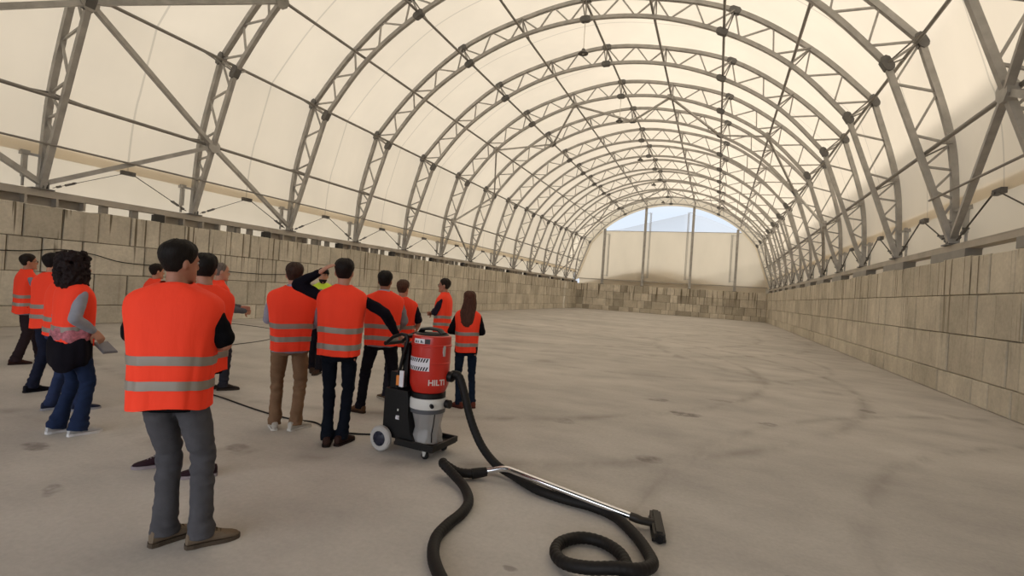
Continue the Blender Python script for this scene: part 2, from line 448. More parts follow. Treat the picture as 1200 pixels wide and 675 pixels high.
# ------------------------------------------------------------------ gable end
zo = 8.8
SG = [i*12/120 for i in range(121)]
def gable_cloth():
    b = MB(); rows = []
    zs = [3.36+(zo-3.36)*i/24 for i in range(25)]
    prf = [outw(INN, s, -.12) for s in [i*6/240 for i in range(241)]]
    def half(z):
        best = min(prf, key=lambda p: abs(p[1]-z)); return best[0]
    vs = []; n = 41
    for z in zs:
        w = half(max(z, 3.3)); 
        for i in range(n):
            w2 = w+.12; x = -w2+2*w2*i/(n-1); vs.append((x, YG+.02+.05*math.sin(x*1.45+1.2)*math.sin((z-3.4)/5.4*PI), z+.0))
    b.add(vs, [(j*n+i, j*n+i+1, (j+1)*n+i+1, (j+1)*n+i) for j in range(24) for i in range(n-1)])
    return b.build('wall_gable', M['gable'], smooth=True)
tag(gable_cloth(), kind='structure')
b = MB(); vs = []      # cloth lining between last arch and the opening
for s in SG:
    a = outw(INN, s, -.16); c = outw(OUT, s, .14)
    vs += [(a[0], YG-.02, a[1]), (c[0], YG+.0, c[1])]
b.add(vs, [(2*i, 2*i+1, 2*i+3, 2*i+2) for i in range(120)])
tag(b.build('trim_3', M['gable'], smooth=True), kind='structure')
b = MB(); b.box((0, YG-.05, 3.38), (19.2, .12, .10)); tag(b.build('trim_4', M['beam']), kind='structure')
b = MB(); b.box((0, YG+.0, zo), (14.0, .05, .05)); tag(b.build('trim_5', M['beam']), kind='structure')
b = MB(); vs = []      # low grey strip of cloth between the bottom rail and the end wall
for i in range(41):
    x = -9.5+19*i/40; vs += [(x, YG+.09, 3.4), (x, YG+.1, 2.8)]
b.add(vs, [(2*i, 2*i+1, 2*i+3, 2*i+2) for i in range(40)]); tag(b.build('trim_6', M['skirt']), kind='structure')
gp = [(-6.85, 9.0, 'leftmost of the gable posts, thin grey steel, short, left of the sky opening'), (-2.5, 11.35, 'grey steel gable post left of centre under the sky opening'),
      (2.35, 11.4, 'grey steel gable post right of centre under the sky opening'), (6.65, 9.1, 'rightmost of the gable posts, thin grey steel, at right end of the sky opening')]
for x, zt, lab in gp:
    t = thing('gable_post', lab, 'post', (x, YG-.19, WH+.01), group='gable posts')
    b = MB(); b.box((0, 0, (zt-WH)/2), (.06, .2, zt-WH)); b.box((0, -.1, (zt-WH)/2), (.24, .03, zt-WH)); b.box((0, .1, (zt-WH)/2), (.24, .03, zt-WH)); b.build('post', M['steel'], t)
    b = MB(); b.box((0, 0, .02), (.34, .34, .04)); b.build('base_plate', M['steel_dark'], t)
    sg = 1 if x < 0 else -1
    b = MB(); z0, z1 = .9, zt-WH-.5
    n = int((z1-z0)/.22)
    for q in (-.07, .07): b.beam((sg*.5+q, .1, z0), (sg*.5+q, .1, z1), .03)
    for i in range(n):
        b.beam((sg*.5-.07, .1, z0+i*.22), (sg*.5+.07, .1, z0+i*.22+.11), .035); b.beam((sg*.5+.07, .1, z0+i*.22+.11), (sg*.5-.07, .1, z0+i*.22+.22), .035)
    for z in (z0+.1, z1-.1): b.beam((0, .1, z), (sg*.5, .1, z), .03)
    b.build('lacing_ladder', M['steel'], t)

# ------------------------------------------------------------------ arches
def sweep(b, pts, wy, wn):
    rs = []; N = len(pts)
    for i, (x, z) in enumerate(pts):
        a = pts[max(i-1, 0)]; c = pts[min(i+1, N-1)]
        d = Vector((c[0]-a[0], c[1]-a[1])).normalized(); n_ = Vector((-d.y, d.x))
        rs.append([(x+n_.x*wn/2*u, v*wy/2, z+n_.y*wn/2*u) for u, v in ((-1, -1), (1, -1), (1, 1), (-1, 1))])
    b.rings(rs)
def make_arch():
    t = thing('arch_truss', 'x', 'truss')
    S = [12*i/144 for i in range(145)]
    b = MB(); sweep(b, [Oo(s) for s in S], .13, .13); b.build('outer_chord', M['steel'], t)
    b = MB(); sweep(b, [Ii(s) for s in S], .12, .12); b.build('inner_chord', M['steel'], t)
    b = MB()
    seq = [('o', .2), ('i', .3), ('o', .45), ('i', .6), ('o', .74), ('i', .87), ('o', 1), ('i', 1.22), ('o', 1.5), ('i', 1.78), ('o', 2)]
    for k_ in (2, 3, 4, 5): seq += [('i', k_+.25), ('o', k_+.5), ('i', k_+.75), ('o', k_+1)]
    for mir in (0, 1):
        pr = None
        for w, s in seq:
            p = (Oo if w == 'o' else Ii)(12-s if mir else s); p = (p[0], 0, p[1])
            if pr: b.beam(pr, p, .048)
            pr = p
    for s in range(2, 11):
        for q in (-.06, .06):
            o_, i_ = Oo(s), Ii(s); b.beam((o_[0], q, o_[1]), (i_[0], q, i_[1]), .03)
    b.build('web_lattice', M['steel'], t)
    for s in (2, 4, 6, 8, 10):
        for P, w in ((OUT, .0), (INN, 0)):
            x, z = prof(P, s); n_ = nrm(P, s); d = Vector((-n_.y, n_.x)); b = MB()
            L, h = .19, .10
            poly = [(-L, -h*.5), (-L*.6, -h), (L*.6, -h), (L, -h*.5), (L, h*.5), (L*.6, h), (-L*.6, h), (-L, h*.5)]
            b.prism([(x+d.x*u+n_.x*v, z+d.y*u+n_.y*v) for u, v in poly], -.095, .095)
            b.build('splice_plate', M['steel_dark'], t)
    for s in range(1, 12):
        b = MB()
        at_outer = s in (2, 6, 10)
        if at_outer: a = outw(INN, s, .0); c = outw(OUT, s, -.115)
        else: a = outw(OUT, s, 0); c = outw(INN, s, .115)
        for q in (-.75, .75): b.beam((a[0], q*.08, a[1]), (c[0], q, c[1]), .035)
        b.build('knee_brace', M['tube'], t)
    for sd in (1, -1):
        b = MB(); b.box((sd*9.9, 0, 3.235), (.34, .42, .03)); b.box((sd*9.88, .0, 3.32), (.22, .03, .16)); b.box((sd*9.88, .1, 3.30), (.2, .03, .12)); b.build('base_plate', M['steel_dark'], t)
        b = MB(); b.box((sd*9.97, -.3, 3.72), (.09, .09, .5)); b.box((sd*9.99, -.3, 4.04), (.14, .16, .1)); b.beam((sd*9.99, -.3, 4.02), (sd*9.84, 0, 4.0), .06); b.tube([(sd*9.99, -.3, 3.26), (sd*9.99, -.3, 3.5)], .03, 8); b.build('tension_post', M['steel'], t)
        b = MB(); # stub frame carrying the sill below the foot
        for y in (-.86, -.3, .3, .86): b.box((sd*9.93, y, 2.965), (.26, .05, .215))
        b.box((sd*10.02, 0, 2.965), (.04, 1.7, .2)); b.box((sd*9.93, 0, 3.065), (.28, 1.78, .02))
        if sd > 0: b.box((9.79, 0, 2.965), (.03, 1.78, .2))
        b.build('stub_frame', M['beam'] if sd < 0 else M['tube'], t)
    return t
arch = make_arch()
ordn = ['first', 'second', 'third', 'fourth', 'fifth', 'sixth', 'seventh', 'eighth', 'ninth', 'tenth', 'eleventh', 'twelfth', 'thirteenth', 'fourteenth']
arches = []
for n in range(14):
    o = arch if n == 0 else copy_tree(arch)
    o.location = (0, TY(n), 0)
    if n == 0: lab = 'steel lattice arch truss nearest the viewer, foot at the far left edge'
    elif n == 13: lab = 'steel lattice arch truss farthest away, framing the gable cloth'
    elif n < 7: lab = 'steel lattice arch truss, %s from the viewer end of the tent' % ordn[n]
    else: lab = 'steel lattice arch truss, %s counted from the gable end' % ordn[13-n]
    tag(o, lab, 'truss', 'arch trusses of the tent hall'); arches.append(o)

# purlins
pn = {1: 'lowest purlin above the right wall', 2: 'purlin at the right eave splices', 3: 'purlin between right eave and right quarter of the roof', 4: 'purlin along the plated right quarter of the roof',
      5: 'purlin next to the ridge on its right side', 6: 'ridge purlin at the highest point of the arches, pendant lamps below', 7: 'purlin next to the ridge on its left side',
      8: 'purlin along the plated left quarter of the roof', 9: 'purlin between left eave and left quarter of the roof', 10: 'purlin at the left eave splices', 11: 'lowest purlin above the left wall'}
for s in range(1, 12):
    x, z = outw(OUT, s, -.115) if s in (2, 6, 10) else outw(INN, s, .115)
    b = MB(); b.tube([(0, 0, 0), (0, YEND-YF, 0)], .045, 10)
    o = b.build('roof_purlin', M['tube'], smooth=True, loc=(x, YF, z)); tag(o, 'long thin steel tube, '+pn[s], 'purlin', 'roof purlins')
for sd, y1, lab in ((-1, YEND, 'thin steel rail low on the inner chords above the left wall'), (1, TY(2)+.1, 'thin short steel rail between the two nearest right arch legs')):
    b = MB(); b.tube([(0, 0, 0), (0, y1-YF, 0)], .025, 8); tag(b.build('side_rail', M['tube'], smooth=True, loc=(sd*9.43, YF, 4.25)), lab, 'rail', 'side rails')
# sill beams
for sd, lab in ((-1, 'pale steel sill beam running above the left block wall'), (1, 'steel sill beam running above the right block wall')):
    b = MB(); b.box((0, (YG-.3-YF)/2, .07), (.24, YG-.3-YF, .02)); b.box((0, (YG-.3-YF)/2, -.06), (.24, YG-.3-YF, .02)); b.box((-sd*.1, (YG-.3-YF)/2, 0), (.03, YG-.3-YF, .13)); 
    tag(b.build('sill_beam', M['beam'], loc=(sd*9.93, YF, 3.145)), lab, 'beam', 'sill beams')
# small posts and dark boxes in the gap between sill beam and wall top
stp = None
for n in range(0, 13):
    for sd in (-1,):
        for fr in (.37, .44, .57) if n else (.37, .57):
            if stp is None:
                b = MB(); b.box((0, 0, .12), (.14, .16, .24)); b.box((0, 0, .006), (.2, .22, .012)); stp = b.build('stub_post', M['tube']); o = stp
            else: o = stp.copy(); C.objects.link(o)
            o.location = (sd*9.98, TY(n)+fr*BAY, WH-.005)
            tag(o, 'short grey steel stub post in the bright gap on top of the left wall', 'post', 'stub posts on the left wall')
bxp = None
for n in range(0, 13):
    if bxp is None:
        b = MB(); b.box((0, 0, .105), (.2, .2, .2)); b.box((.08, 0, .105), (.06, .28, .205)); bxp = b.build('junction_box', [M['box']]); o = bxp
    else: o = bxp.copy(); C.objects.link(o)
    o.location = (-9.86, TY(n)+.72*BAY, WH+.0)
    tag(o, 'small dark square box sitting in the gap on top of the left wall', 'box', 'dark boxes on the left wall')
# tension straps
def make_strap(sd):
    t = thing('tension_strap', 'x', 'strap')
    b = MB(); b.box((-sd*.04, 0, 0), (.1, .34, .11)); b.box((-sd*.09, .08, -.03), (.04, .1, .06)); b.build('bracket', M['steel_dark'], t)
    for q in (-1, 1):
        a = Vector((-sd*.09, q*.12, -.03)); c = Vector((-sd*.07, q*(BAY/2-.22), -.74)); b = MB(); b.beam(a, c, .012, .032, up=(1, 0, 0)); w = b.build('strap_web', M['strap'], t)
        b = MB(); p = a.lerp(c, .72); p2 = a.lerp(c, .84); b.beam(p, p2, .05, .06, up=(1, 0, 0)); b.beam(a.lerp(c, .9), a.lerp(c, .95), .05, .06, up=(1, 0, 0)); b.tube([p-Vector((0, 0, 0))+Vector((-.06, 0, .01)), p+Vector((.06, 0, .01))], .022, 8)
        b.build('ratchet', M['steel_dark'], w)
    return t
for sd, wn in ((-1, 'left'), (1, 'right')):
    s0 = make_strap(sd)
    for n in range(13):
        o = s0 if n == 0 else copy_tree(s0)
        o.location = (sd*9.93, TY(n)+BAY/2, 4.05)
        tag(o, 'ratchet strap pair on the cover edge above the %s wall, %s bay from the viewer' % (wn, ordn[n]), 'strap', 'cover tension straps')
# diagonal bracing
def node(n, s): 
    x, z = outw(INN, s, -.0); return Vector((x, TY(n), z))
def foot(n, sd): return Vector((sd*9.86, TY(n), 3.36))
def bracing(lab, edges, w=.1):
    ys = [p.y for e in edges for p in e]; t = thing('cross_bracing', lab, 'bracing', (0, min(ys), 3.2), group='cross bracing bays')
    org = Vector((0, min(ys), 3.2)); nodes = {}
    for a, c in edges:
        d = (c-a).normalized(); b = MB(); b.beam(a+d*.12-org, c-d*.12-org, w, w, up=(0, 0, 1)); b.build('brace_tube', M['steel'], t)
        for p in (a, c): nodes[tuple(round(v, 3) for v in p)] = p
    for p in nodes.values():
        if p.z < 3.6: continue
        q = p-org; s = Vector((0, 0, 5))-Vector((p.x, 0, p.z)); s.y = 0; s.normalize(); b = MB()
        rot = Vector((0, 0, 1)).rotation_difference(s).to_matrix()
        poly = [(math.cos(a)*.19, math.sin(a)*.19) for a in [PI/8+i*PI/4 for i in range(8)]]
        vs = [q+rot @ Vector((u, v, -.09)) for u, v in poly]+[q+rot @ Vector((u, v, .075)) for u, v in poly]
        b.add(vs, [tuple(range(8)), tuple(range(8, 16))]+[(i, (i+1) % 8, 8+(i+1) % 8, 8+i) for i in range(8)])
        b.build('gusset_plate', M['steel'], t)
def zig(na, nb, last_feet=True):
    e = []
    for s in range(1, 11):
        a = na if s % 2 else nb; c = nb if s % 2 else na
        e.append((node(a, s), node(c, s+1)))
    e += [(foot(nb, 1), node(na, 1)), (foot(nb, -1), node(na, 11))]
    return e
E0 = zig(1, 0)+[(foot(2, 1), node(1, 1)), (foot(2, -1), node(1, 11))]
bracing('heavy zigzag diagonal bracing between the first two arches nearest the viewer', E0, .115)
Em = [(node(0, 10), Vector((-9.174, TY(-1), 5.285))), (foot(0, -1), Vector((-9.174, TY(-1), 5.285)))]
b = None
tt = thing('end_brace', 'steel diagonals leaving the far left arch toward the picture edge', 'bracing', (0, TY(0), 3.2))
for a, c in Em:
    b = MB(); o_ = Vector((0, TY(0), 3.2)); b.beam(a-o_, c-o_, .115, .115, up=(0, 0, 1)); b.build('brace_tube', M['steel'], tt)
bracing('zigzag diagonal bracing between sixth and seventh arch, mid hall', zig(5, 6), .085)
bracing('zigzag diagonal bracing far down the hall near the gable', zig(12, 11), .085)

# pendant lamps under the ridge
def make_lamp():
    t = thing('pendant_lamp', 'x', 'lamp')
    b = MB(); b.tube([(0, 0, .1), (0, 0, 1.085)], .012, 6); b.build('wire', M['wire'], t)
    b = MB(); b.lathe([(.02, .12), (.06, .1), (.07, .04), (.15, -.02), (.19, -.07), (.185, -.08), (.05, -.05)], 20); b.build('lamp_shade', M['lamp'], t, smooth=True)
    b = MB(); b.lathe([(.03, -.04), (.05, -.07), (.04, -.1), (.01, -.115)], 12); b.build('bulb', principled('bulb_glass', (.5, .48, .44, 1), .2), t, smooth=True)
    return t
l0 = make_lamp()
for i, n in enumerate((3, 5, 7, 9, 11)):
    o = l0 if i == 0 else copy_tree(l0); o.location = (.0, TY(n), 10.5)
    tag(o, ['nearest pendant lamp on a wire below the ridge', 'second nearest pendant lamp hanging below the ridge', 'third pendant lamp from the viewer below the ridge', 'fourth pendant lamp from the viewer below the ridge', 'farthest small pendant lamp below the ridge near the gable'][i], 'lamp', 'ridge pendant lamps')

# outside: hill, mound, neighbouring hall
def ridge(name, mat, pts, y, depth, base):
    b = MB(); n = 160; rows = []
    for j in range(13):
        v = j/12; row = []
        for i in range(n+1):
            x = pts[0][0]+(pts[-1][0]-pts[0][0])*i/n
            for (xa, za), (xb, zb) in zip(pts, pts[1:]):
                if xa <= x <= xb: z = za+(zb-za)*(x-xa)/(xb-xa); break
            k_ = math.sin(PI*v); w = noise.noise(Vector((x*.013, v*3, 1)))*.05
            row.append((x, y+depth*(v-.5), base+(z-base)*(k_**.8)*(1+w*(1 if abs(v-.5) > .1 else .2))))
        rows.append(row)
    b.add([p for r in rows for p in r], [(j*(n+1)+i, j*(n+1)+i+1, (j+1)*(n+1)+i+1, (j+1)*(n+1)+i) for j in range(12) for i in range(n)])
    return b.build(name, mat, smooth=True)
hy = 700; kf = hy/55.
def H(x, z): return (5.09+(x-5.09)*kf, 1.6+(z-1.6)*kf)
tag(ridge('hill', M['hill'], [H(-30, 6.0), H(-7.5, 8.55), H(-4.5, 9.0), H(-1.0, 9.9), H(1.9, 10.65), H(3.4, 10.35), H(5.2, 9.6), H(8.0, 8.4), H(30, 6.2)], hy, 300, -5), kind='structure')
b = MB(); xs = [-12, -9.6, -6.8, -4.6, -3, -1.5, .2, 2.4, 4.2, 5.4, 7.4, 8.2, 9.6, 12]; zt = [2.4, 2.8, 3.65, 4.2, 4.6, 4.83, 4.72, 4.25, 3.9, 3.62, 3.5, 3.6, 4.7, 5.4]
vs = []
for i, (x, z) in enumerate(zip(xs, zt)): vs += [(x, YG+.28, 2.6), (x, YG+.42, z), (x, YG+1.2, z+.05), (x, YG+9, 0)]
n = len(xs); b.add(vs, [(4*i+k_, 4*i+k_+1, 4*i+k_+5, 4*i+k_+4) for i in range(n-1) for k_ in range(3)])
tag(b.build('terrain_mound', M['mound']), kind='structure')
b = MB(); b.box((26, 25, 5.5), (4, 110, 11.0)); tag(b.build('wall_neighbour', M['neigh']), kind='structure')


# unseen opaque panels added behind the viewer to limit light from the gateway
b = MB(); vs = []
for s in SG:
    c = outw(OUT, s, .12); z = max(c[1], 5.6); vs += [(c[0], YF, z), (c[0], YF, 5.6)]
b.add(vs, [(2*i, 2*i+1, 2*i+3, 2*i+2) for i in range(120)]); tag(b.build('shade_panel_front', M['front']), kind='structure')
b = MB(); b.box((-8.0, YF, 2.8), (4.0, .3, 5.6)); tag(b.build('shade_panel_side', M['front']), kind='structure')  # unseen side panel added to keep the near left floor dark
# ------------------------------------------------------------------ industrial vacuum
M['red'] = principled('red_paint', (.50, .022, .012, 1), .28, 0, .06, 3)
M['black'] = principled('black_plastic', (.005, .0045, .005, 1), .45, spec=.3)
M['blackm'] = principled('black_frame', (.007, .0065, .0065, 1), .4, spec=.3)
M['white'] = principled('pale_ring', (.62, .60, .57, 1), .45)
M['greyring'] = principled('grey_ring', (.07, .07, .08, 1), .5)
M['tyre'] = principled('grey_tyre', (.42, .40, .38, 1), .7)
M['hub'] = principled('dark_hub', (.012, .014, .03, 1), .35)
M['label'] = principled('label_white', (.72, .70, .74, 1), .5)
M['ink'] = principled('label_ink', (.02, .02, .025, 1), .6)
M['chrome'] = principled('chrome_tube', (.75, .75, .77, 1), .12, 1.0)
M['hose'] = principled('hose_rubber', (.008, .0065, .006, 1), .6, 0, .2, 30, spec=.25)
M['headp'] = principled('floor_head_plastic', (.022, .017, .013, 1), .55, spec=.3)
M['orange'] = principled('orange_sticker', (.7, .22, .03, 1), .5)
def plastic_bag():
    m, nt = newmat('clear_bag'); k = NT(nt); out = k.n('ShaderNodeOutputMaterial')
    p = k.n('ShaderNodeBsdfPrincipled'); p.inputs['Base Color'].default_value = (.36, .34, .33, 1); p.inputs['Roughness'].default_value = .3
    t = k.n('ShaderNodeBsdfTransparent'); mx = k.n('ShaderNodeMixShader'); mx.inputs[0].default_value = .3
    k.l(p.outputs[0], mx.inputs[1]); k.l(t.outputs[0], mx.inputs[2]); k.l(mx.outputs[0], out.inputs[0]); return m
M['bag'] = plastic_bag()
vac = thing('industrial_vacuum', 'red drum industrial dust vacuum on a black trolley with clear bag', 'vacuum', (2.5, 4.1, 0), R(-3.5))
DX = .115
b = MB(); b.prism([(-.27, .13), (-.27, .56), (.0, .56), (.015, .36), (.05, .2), (.10, .13)], -.165, .165); hs = b.build('housing', M['black'], vac)
b = MB(); b.box((-.1, -.168, .33), (.035, .012, .035)); b.tube([(-.1, -.17, .33), (-.1, -.185, .33)], .014, 10); b.build('switch', M['label'], hs)
b = MB(); b.box((-.1, -.168, .40), (.012, .01, .02)); b.build('indicator', M['white'], hs)
b = MB(); b.box((-.13, .0, .575), (.26, .34, .03)); b.box((-.2, 0, .66), (.10, .24, .16)); b.build('motor_box', M['black'], hs)
b = MB()
b.prism([(-.1, .085), (.33, .085), (.33, .115), (-.1, .115)], -.2, .2)
for y in (-.2, .2): b.box((.13, y, .125), (.42, .02, .05))
b.box((.335, 0, .125), (.02, .41, .05)); b.build('base_tray', M['blackm'], vac)
b = MB()
for y in (-.12, .12):
    b.tube([(-.17, y, .5), (-.15, y, .75), (-.1, y, .98), (-.075, y, 1.06), (-.09, y, 1.1), (-.15, y, 1.105), (-.25, y, 1.07), (-.33, y, 1.0)], .017, 10)
b.tube([(-.33, -.135, 1.0), (-.33, .135, 1.0)], .02, 10); b.tube([(-.12, -.12, .9), (-.12, .12, .9)], .014, 8)
b.tube([(-.09, -.12, 1.09), (-.09, .12, 1.09)], .02, 10)
b.build('push_handle', M['blackm'], vac, smooth=True)
b = MB(); b.box((-.10, 0, .82), (.06, .20, .42)); b.build('control_column', M['black'], vac)
b = MB(); b.lathe([(.15, .585), (.165, .61), (.182, .66), (.185, .70), (.185, .86), (.188, .863), (.188, .872), (.185, .875), (.185, 1.015), (.192, 1.02), (.192, 1.035), (.185, 1.04), (.185, 1.10), (.18, 1.115), (.165, 1.122)], 48, (DX, 0, 0))
dr = b.build('drum', M['red'], vac, smooth=True, angle=35)
def curved_patch(name, mat, a0, a1, z0, z1, r, par, n=10):
    b = MB(); vs = []
    for i in range(n+1):
        a = R(a0+(a1-a0)*i/n)
        vs += [(DX+r*math.cos(a), r*math.sin(a), z0), (DX+r*math.cos(a), r*math.sin(a), z1), (DX+(r-.004)*math.cos(a), (r-.004)*math.sin(a), z0), (DX+(r-.004)*math.cos(a), (r-.004)*math.sin(a), z1)]
    b.add(vs, [f for i in range(n) for f in ((4*i, 4*i+4, 4*i+5, 4*i+1), (4*i+2, 4*i+3, 4*i+7, 4*i+6), (4*i+1, 4*i+5, 4*i+7, 4*i+3), (4*i, 4*i+2, 4*i+6, 4*i+4))]+[(0, 1, 3, 2), (4*n, 4*n+2, 4*n+3, 4*n+1)])
    return b.build(name, mat, par)
tl = curved_patch('title_label', M['label'], -113, -76, 1.048, 1.092, .1875, dr)
curved_patch('title_label', M['ink'], -75, -60, 1.048, 1.092, .1875, dr)
for i, (a, w, h) in enumerate(((-108, 3, .018), (-103, 2, .022), (-98, 3, .02), (-88, 4, .024), (-82, 2, .014))):
    curved_patch('ink_mark', M['ink'], a, a+w, 1.054, 1.054+h, .1892, tl, 2)
wl_ = curved_patch('hazard_label', M['label'], -135, -58, .80, .918, .1895, dr)
for zz0, zz1 in ((.803, .838), (.880, .915)):           # diagonal black stripes on the label
    for i in range(9):
        b = MB(); vs = []
        a = -132+i*7.8
        for k_ in range(4):
            f = k_/3; z = zz0+(zz1-zz0)*f
            for da in (0, 4.2):
                an = R(a+f*4.5+da)
                vs.append((DX+.1912*math.cos(an), .1912*math.sin(an), z))
        b.add(vs, [(2*j, 2*j+1, 2*j+3, 2*j+2) for j in range(3)])
        b.build('stripe', M['ink'], wl_)
b = MB()
for a in (-18, 150, 60): 
    c, s_ = math.cos(R(a)), math.sin(R(a)); b.box((DX+.193*c, .193*s_, 1.0), (.02, .02, .07), Matrix.Rotation(R(a), 3, 'Z')); b.box((DX+.197*c, .197*s_, .955), (.016, .016, .03), Matrix.Rotation(R(a), 3, 'Z'))
b.build('clamp', M['steel'], dr)
def text_mesh(txt, size):
    cu = bpy.data.curves.new('t', 'FONT'); cu.body = txt; cu.size = size; cu.extrude = .0012; cu.align_x = 'CENTER'; cu.offset = .0016
    o = bpy.data.objects.new('t', cu); C.objects.link(o); dg = bpy.context.evaluated_depsgraph_get(); dg.update()
    me = bpy.data.meshes.new_from_object(o.evaluated_get(dg)); bpy.data.objects.remove(o); bpy.data.curves.remove(cu); return me
me = text_mesh('HILTI', .074); me.name = 'lettering'
for v in me.vertices:
    a = R(-33)+v.co.x/.186; r = .1862+v.co.z; z = .672+v.co.y
    v.co = Vector((DX+r*math.cos(a), r*math.sin(a), z))
me.materials.clear(); me.materials.append(M['white']); link('lettering', me, dr)
b = MB(); b.lathe([(.165, 1.118), (.15, 1.135), (.08, 1.14)], 32, (DX, 0, 0)); b.tube([(DX-.13, 0, 1.135), (DX-.11, 0, 1.165), (DX-.02, 0, 1.178), (DX+.08, 0, 1.17), (DX+.13, 0, 1.135)], [(.016, .05)]*5, 10); b.build('lid_cap', M['black'], vac, smooth=True)
b = MB(); b.lathe([(.14, .53), (.163, .535), (.163, .585), (.15, .592)], 40, (DX, 0, 0)); b.build('neck_ring', M['black'], vac, smooth=True, angle=30)
b = MB(); b.lathe([(.16, .435), (.172, .44), (.175, .46), (.175, .52), (.17, .536), (.15, .54)], 40, (DX, 0, 0)); rg = b.build('clamp_ring', M['white'], vac, smooth=True, angle=30)
b = MB(); b.tube([(DX+.175*.7, -.175*.7, .485), (DX+.225*.7, -.225*.7, .485)], .018, 10); b.tube([(DX+.19, .02, .49), (DX+.235, .02, .49)], .04, 14); b.build('knob', M['black'], rg, smooth=True)
b = MB(); b.lathe([(.155, .395), (.168, .40), (.168, .435), (.155, .44)], 40, (DX, 0, 0)); b.build('bag_collar', M['greyring'], vac, smooth=True, angle=30)
b = MB(); rs = []
for i in range(25):
    f = i/24; z = .40-.275*f
    r = .150-.028*math.sin(min(1, f*1.6)*PI/2)*1 + .03*max(0, f-.55)/.45
    rs.append([(DX+.01+(r+.006*math.sin(7*a+f*5)+.004*math.sin(13*a-9*f))*math.cos(a), (r+.006*math.sin(5*a+f*7)+.004*math.sin(11*a))*math.sin(a), z) for a in [2*PI*j/48 for j in range(48)]])
b.rings(rs); b.build('dust_bag', M['bag'], vac, smooth=True)
b = MB(); b.tube([(DX+.14, -.08, .40), (DX+.135, -.085, .3), (DX+.125, -.09, .22), (DX+.13, -.09, .14)], .006, 6); b.build('bag_cord', M['black'], vac)
for y in (-.205, .205):
    b = MB(); prf_ = [(.07, -.028), (.105, -.028), (.118, -.015), (.118, .015), (.105, .028), (.07, .028)]
    b.lathe(prf_, 32, (-.25, y, .118), 'y', False); w = b.build('rear_wheel', M['tyre'], vac, smooth=True, angle=30)
    b = MB(); b.lathe([(.012, -.034), (.04, -.032), (.075, -.022), (.075, .022), (.04, .032), (.012, .034)], 24, (-.25, y, .118), 'y')
    for i in range(5):
        a = 2*PI*i/5; b.box((-.25+.05*math.cos(a), y-.03, .118+.05*math.sin(a)), (.03, .012, .02))
    b.build('wheel_hub', M['hub'], w, smooth=True, angle=30)
for y in (-.15, .15):
    b = MB(); b.box((.23, y, .083), (.07, .055, .012))
    for q in (-.022, .022): b.prism([(.205, .08), (.25, .08), (.235, .03), (.215, .03)], y+q-.003, y+q+.003)
    cst = b.build('caster', M['steel'], vac)
    b = MB(); b.lathe([(.012, -.014), (.034, -.013), (.036, -.008), (.036, .008), (.034, .013), (.012, .014)], 20, (.225, y, .0365), 'y'); b.build('caster_wheel', M['blackm'], cst, smooth=True, angle=30)
b = MB(); b.box((-.065, -.19, .70), (.045, .012, .15)); sp_ = b.build('side_sticker', M['label'], vac); b = MB(); b.box((-.11, -.18, .68), (.035, .02, .09)); b.build('sticker_patch', M['orange'], vac)
b = MB(); b.lathe([(.05, 0), (.05, .05), (.045, .06)], 20, (DX+.17, .05, .74), 'x'); b.build('hose_inlet', M['black'], vac, smooth=True)

# hose
def spline(P, per=8):
    P = [Vector(p) for p in P]; out = []
    for i in range(len(P)-1):
        a = P[i-1] if i else P[0]*2-P[1]; d = P[i+2] if i+2 < len(P) else P[-1]*2-P[-2]
        for k_ in range(per):
            out.append(Vector(cr(a, P[i], P[i+1], d, k_/per)))
    out.append(P[-1]); return out
HP = [(2.800, 4.145, .745), (2.85, 4.16, .765), (2.90, 4.165, .735), (2.969, 4.14, .611), (3.046, 4.10, .456), (3.137, 4.06, .31), (3.25, 4.02, .18), (3.42, 3.95, .085), (3.60, 3.90, .045),
      (3.86, 3.743, .04), (4.11, 3.68, .04), (4.332, 3.66, .04), (4.52, 3.575, .04), (4.69, 3.368, .04), (4.80, 3.162, .042), (4.835, 2.996, .07), (4.785, 2.84, .105), (4.67, 2.782, .112), (4.525, 2.758, .085), (4.374, 2.801, .05), (4.287, 2.899, .04),
      (4.279, 3.032, .04), (4.372, 3.158, .04), (4.506, 3.174, .04), (4.634, 3.095, .04), (4.700, 2.963, .038), (4.716, 2.80, .037), (4.70, 2.65, .037), (4.63, 2.30, .037), (4.38, 2.03, .037), (4.09, 2.10, .037), (3.837, 2.333, .037), (3.676, 2.51, .037), (3.578, 2.701, .037),
      (3.554, 2.879, .037), (3.552, 3.096, .037), (3.50, 3.289, .037), (3.36, 3.475, .045), (3.20, 3.585, .075), (3.085, 3.63, .115), (3.06, 3.66, .12), (3.10, 3.675, .09), (3.20, 3.685, .058), (3.32, 3.745, .05)]
hp = spline(HP, 14)
rad = []
acc = 0
for i, p in enumerate(hp):
    if i: acc += (p-hp[i-1]).length
    rad.append(.0365+.0014*math.sin(acc*2*PI/.035))
b = MB(); b.tube(hp, rad, 16)
hose = b.build('vacuum_hose', M['hose'], smooth=True); tag(hose, 'long black corrugated suction hose looping over the floor from the red vacuum', 'hose')
wand = thing('vacuum_wand', 'bent chrome suction wand with black floor nozzle lying across the hose', 'wand', (3.4, 3.8, 0))
o_ = Vector((3.4, 3.8, 0))
wp = spline([Vector(p)-o_ for p in ((3.375, 3.80, .062), (3.45, 3.807, .085), (3.53, 3.808, .113), (3.60, 3.80, .125), (3.70, 3.772, .123), (4.15, 3.668, .10), (4.641, 3.572, .07))], 6)
b = MB(); b.tube(wp, .0245, 14); b.build('tube', M['chrome'], wand, smooth=True, angle=60)
b = MB(); b.tube([Vector(p)-o_ for p in ((3.30, 3.73, .05), (3.36, 3.78, .058), (3.40, 3.805, .066))], [.043, .04, .036], 14); b.build('cuff', M['hose'], wand, smooth=True, angle=50)
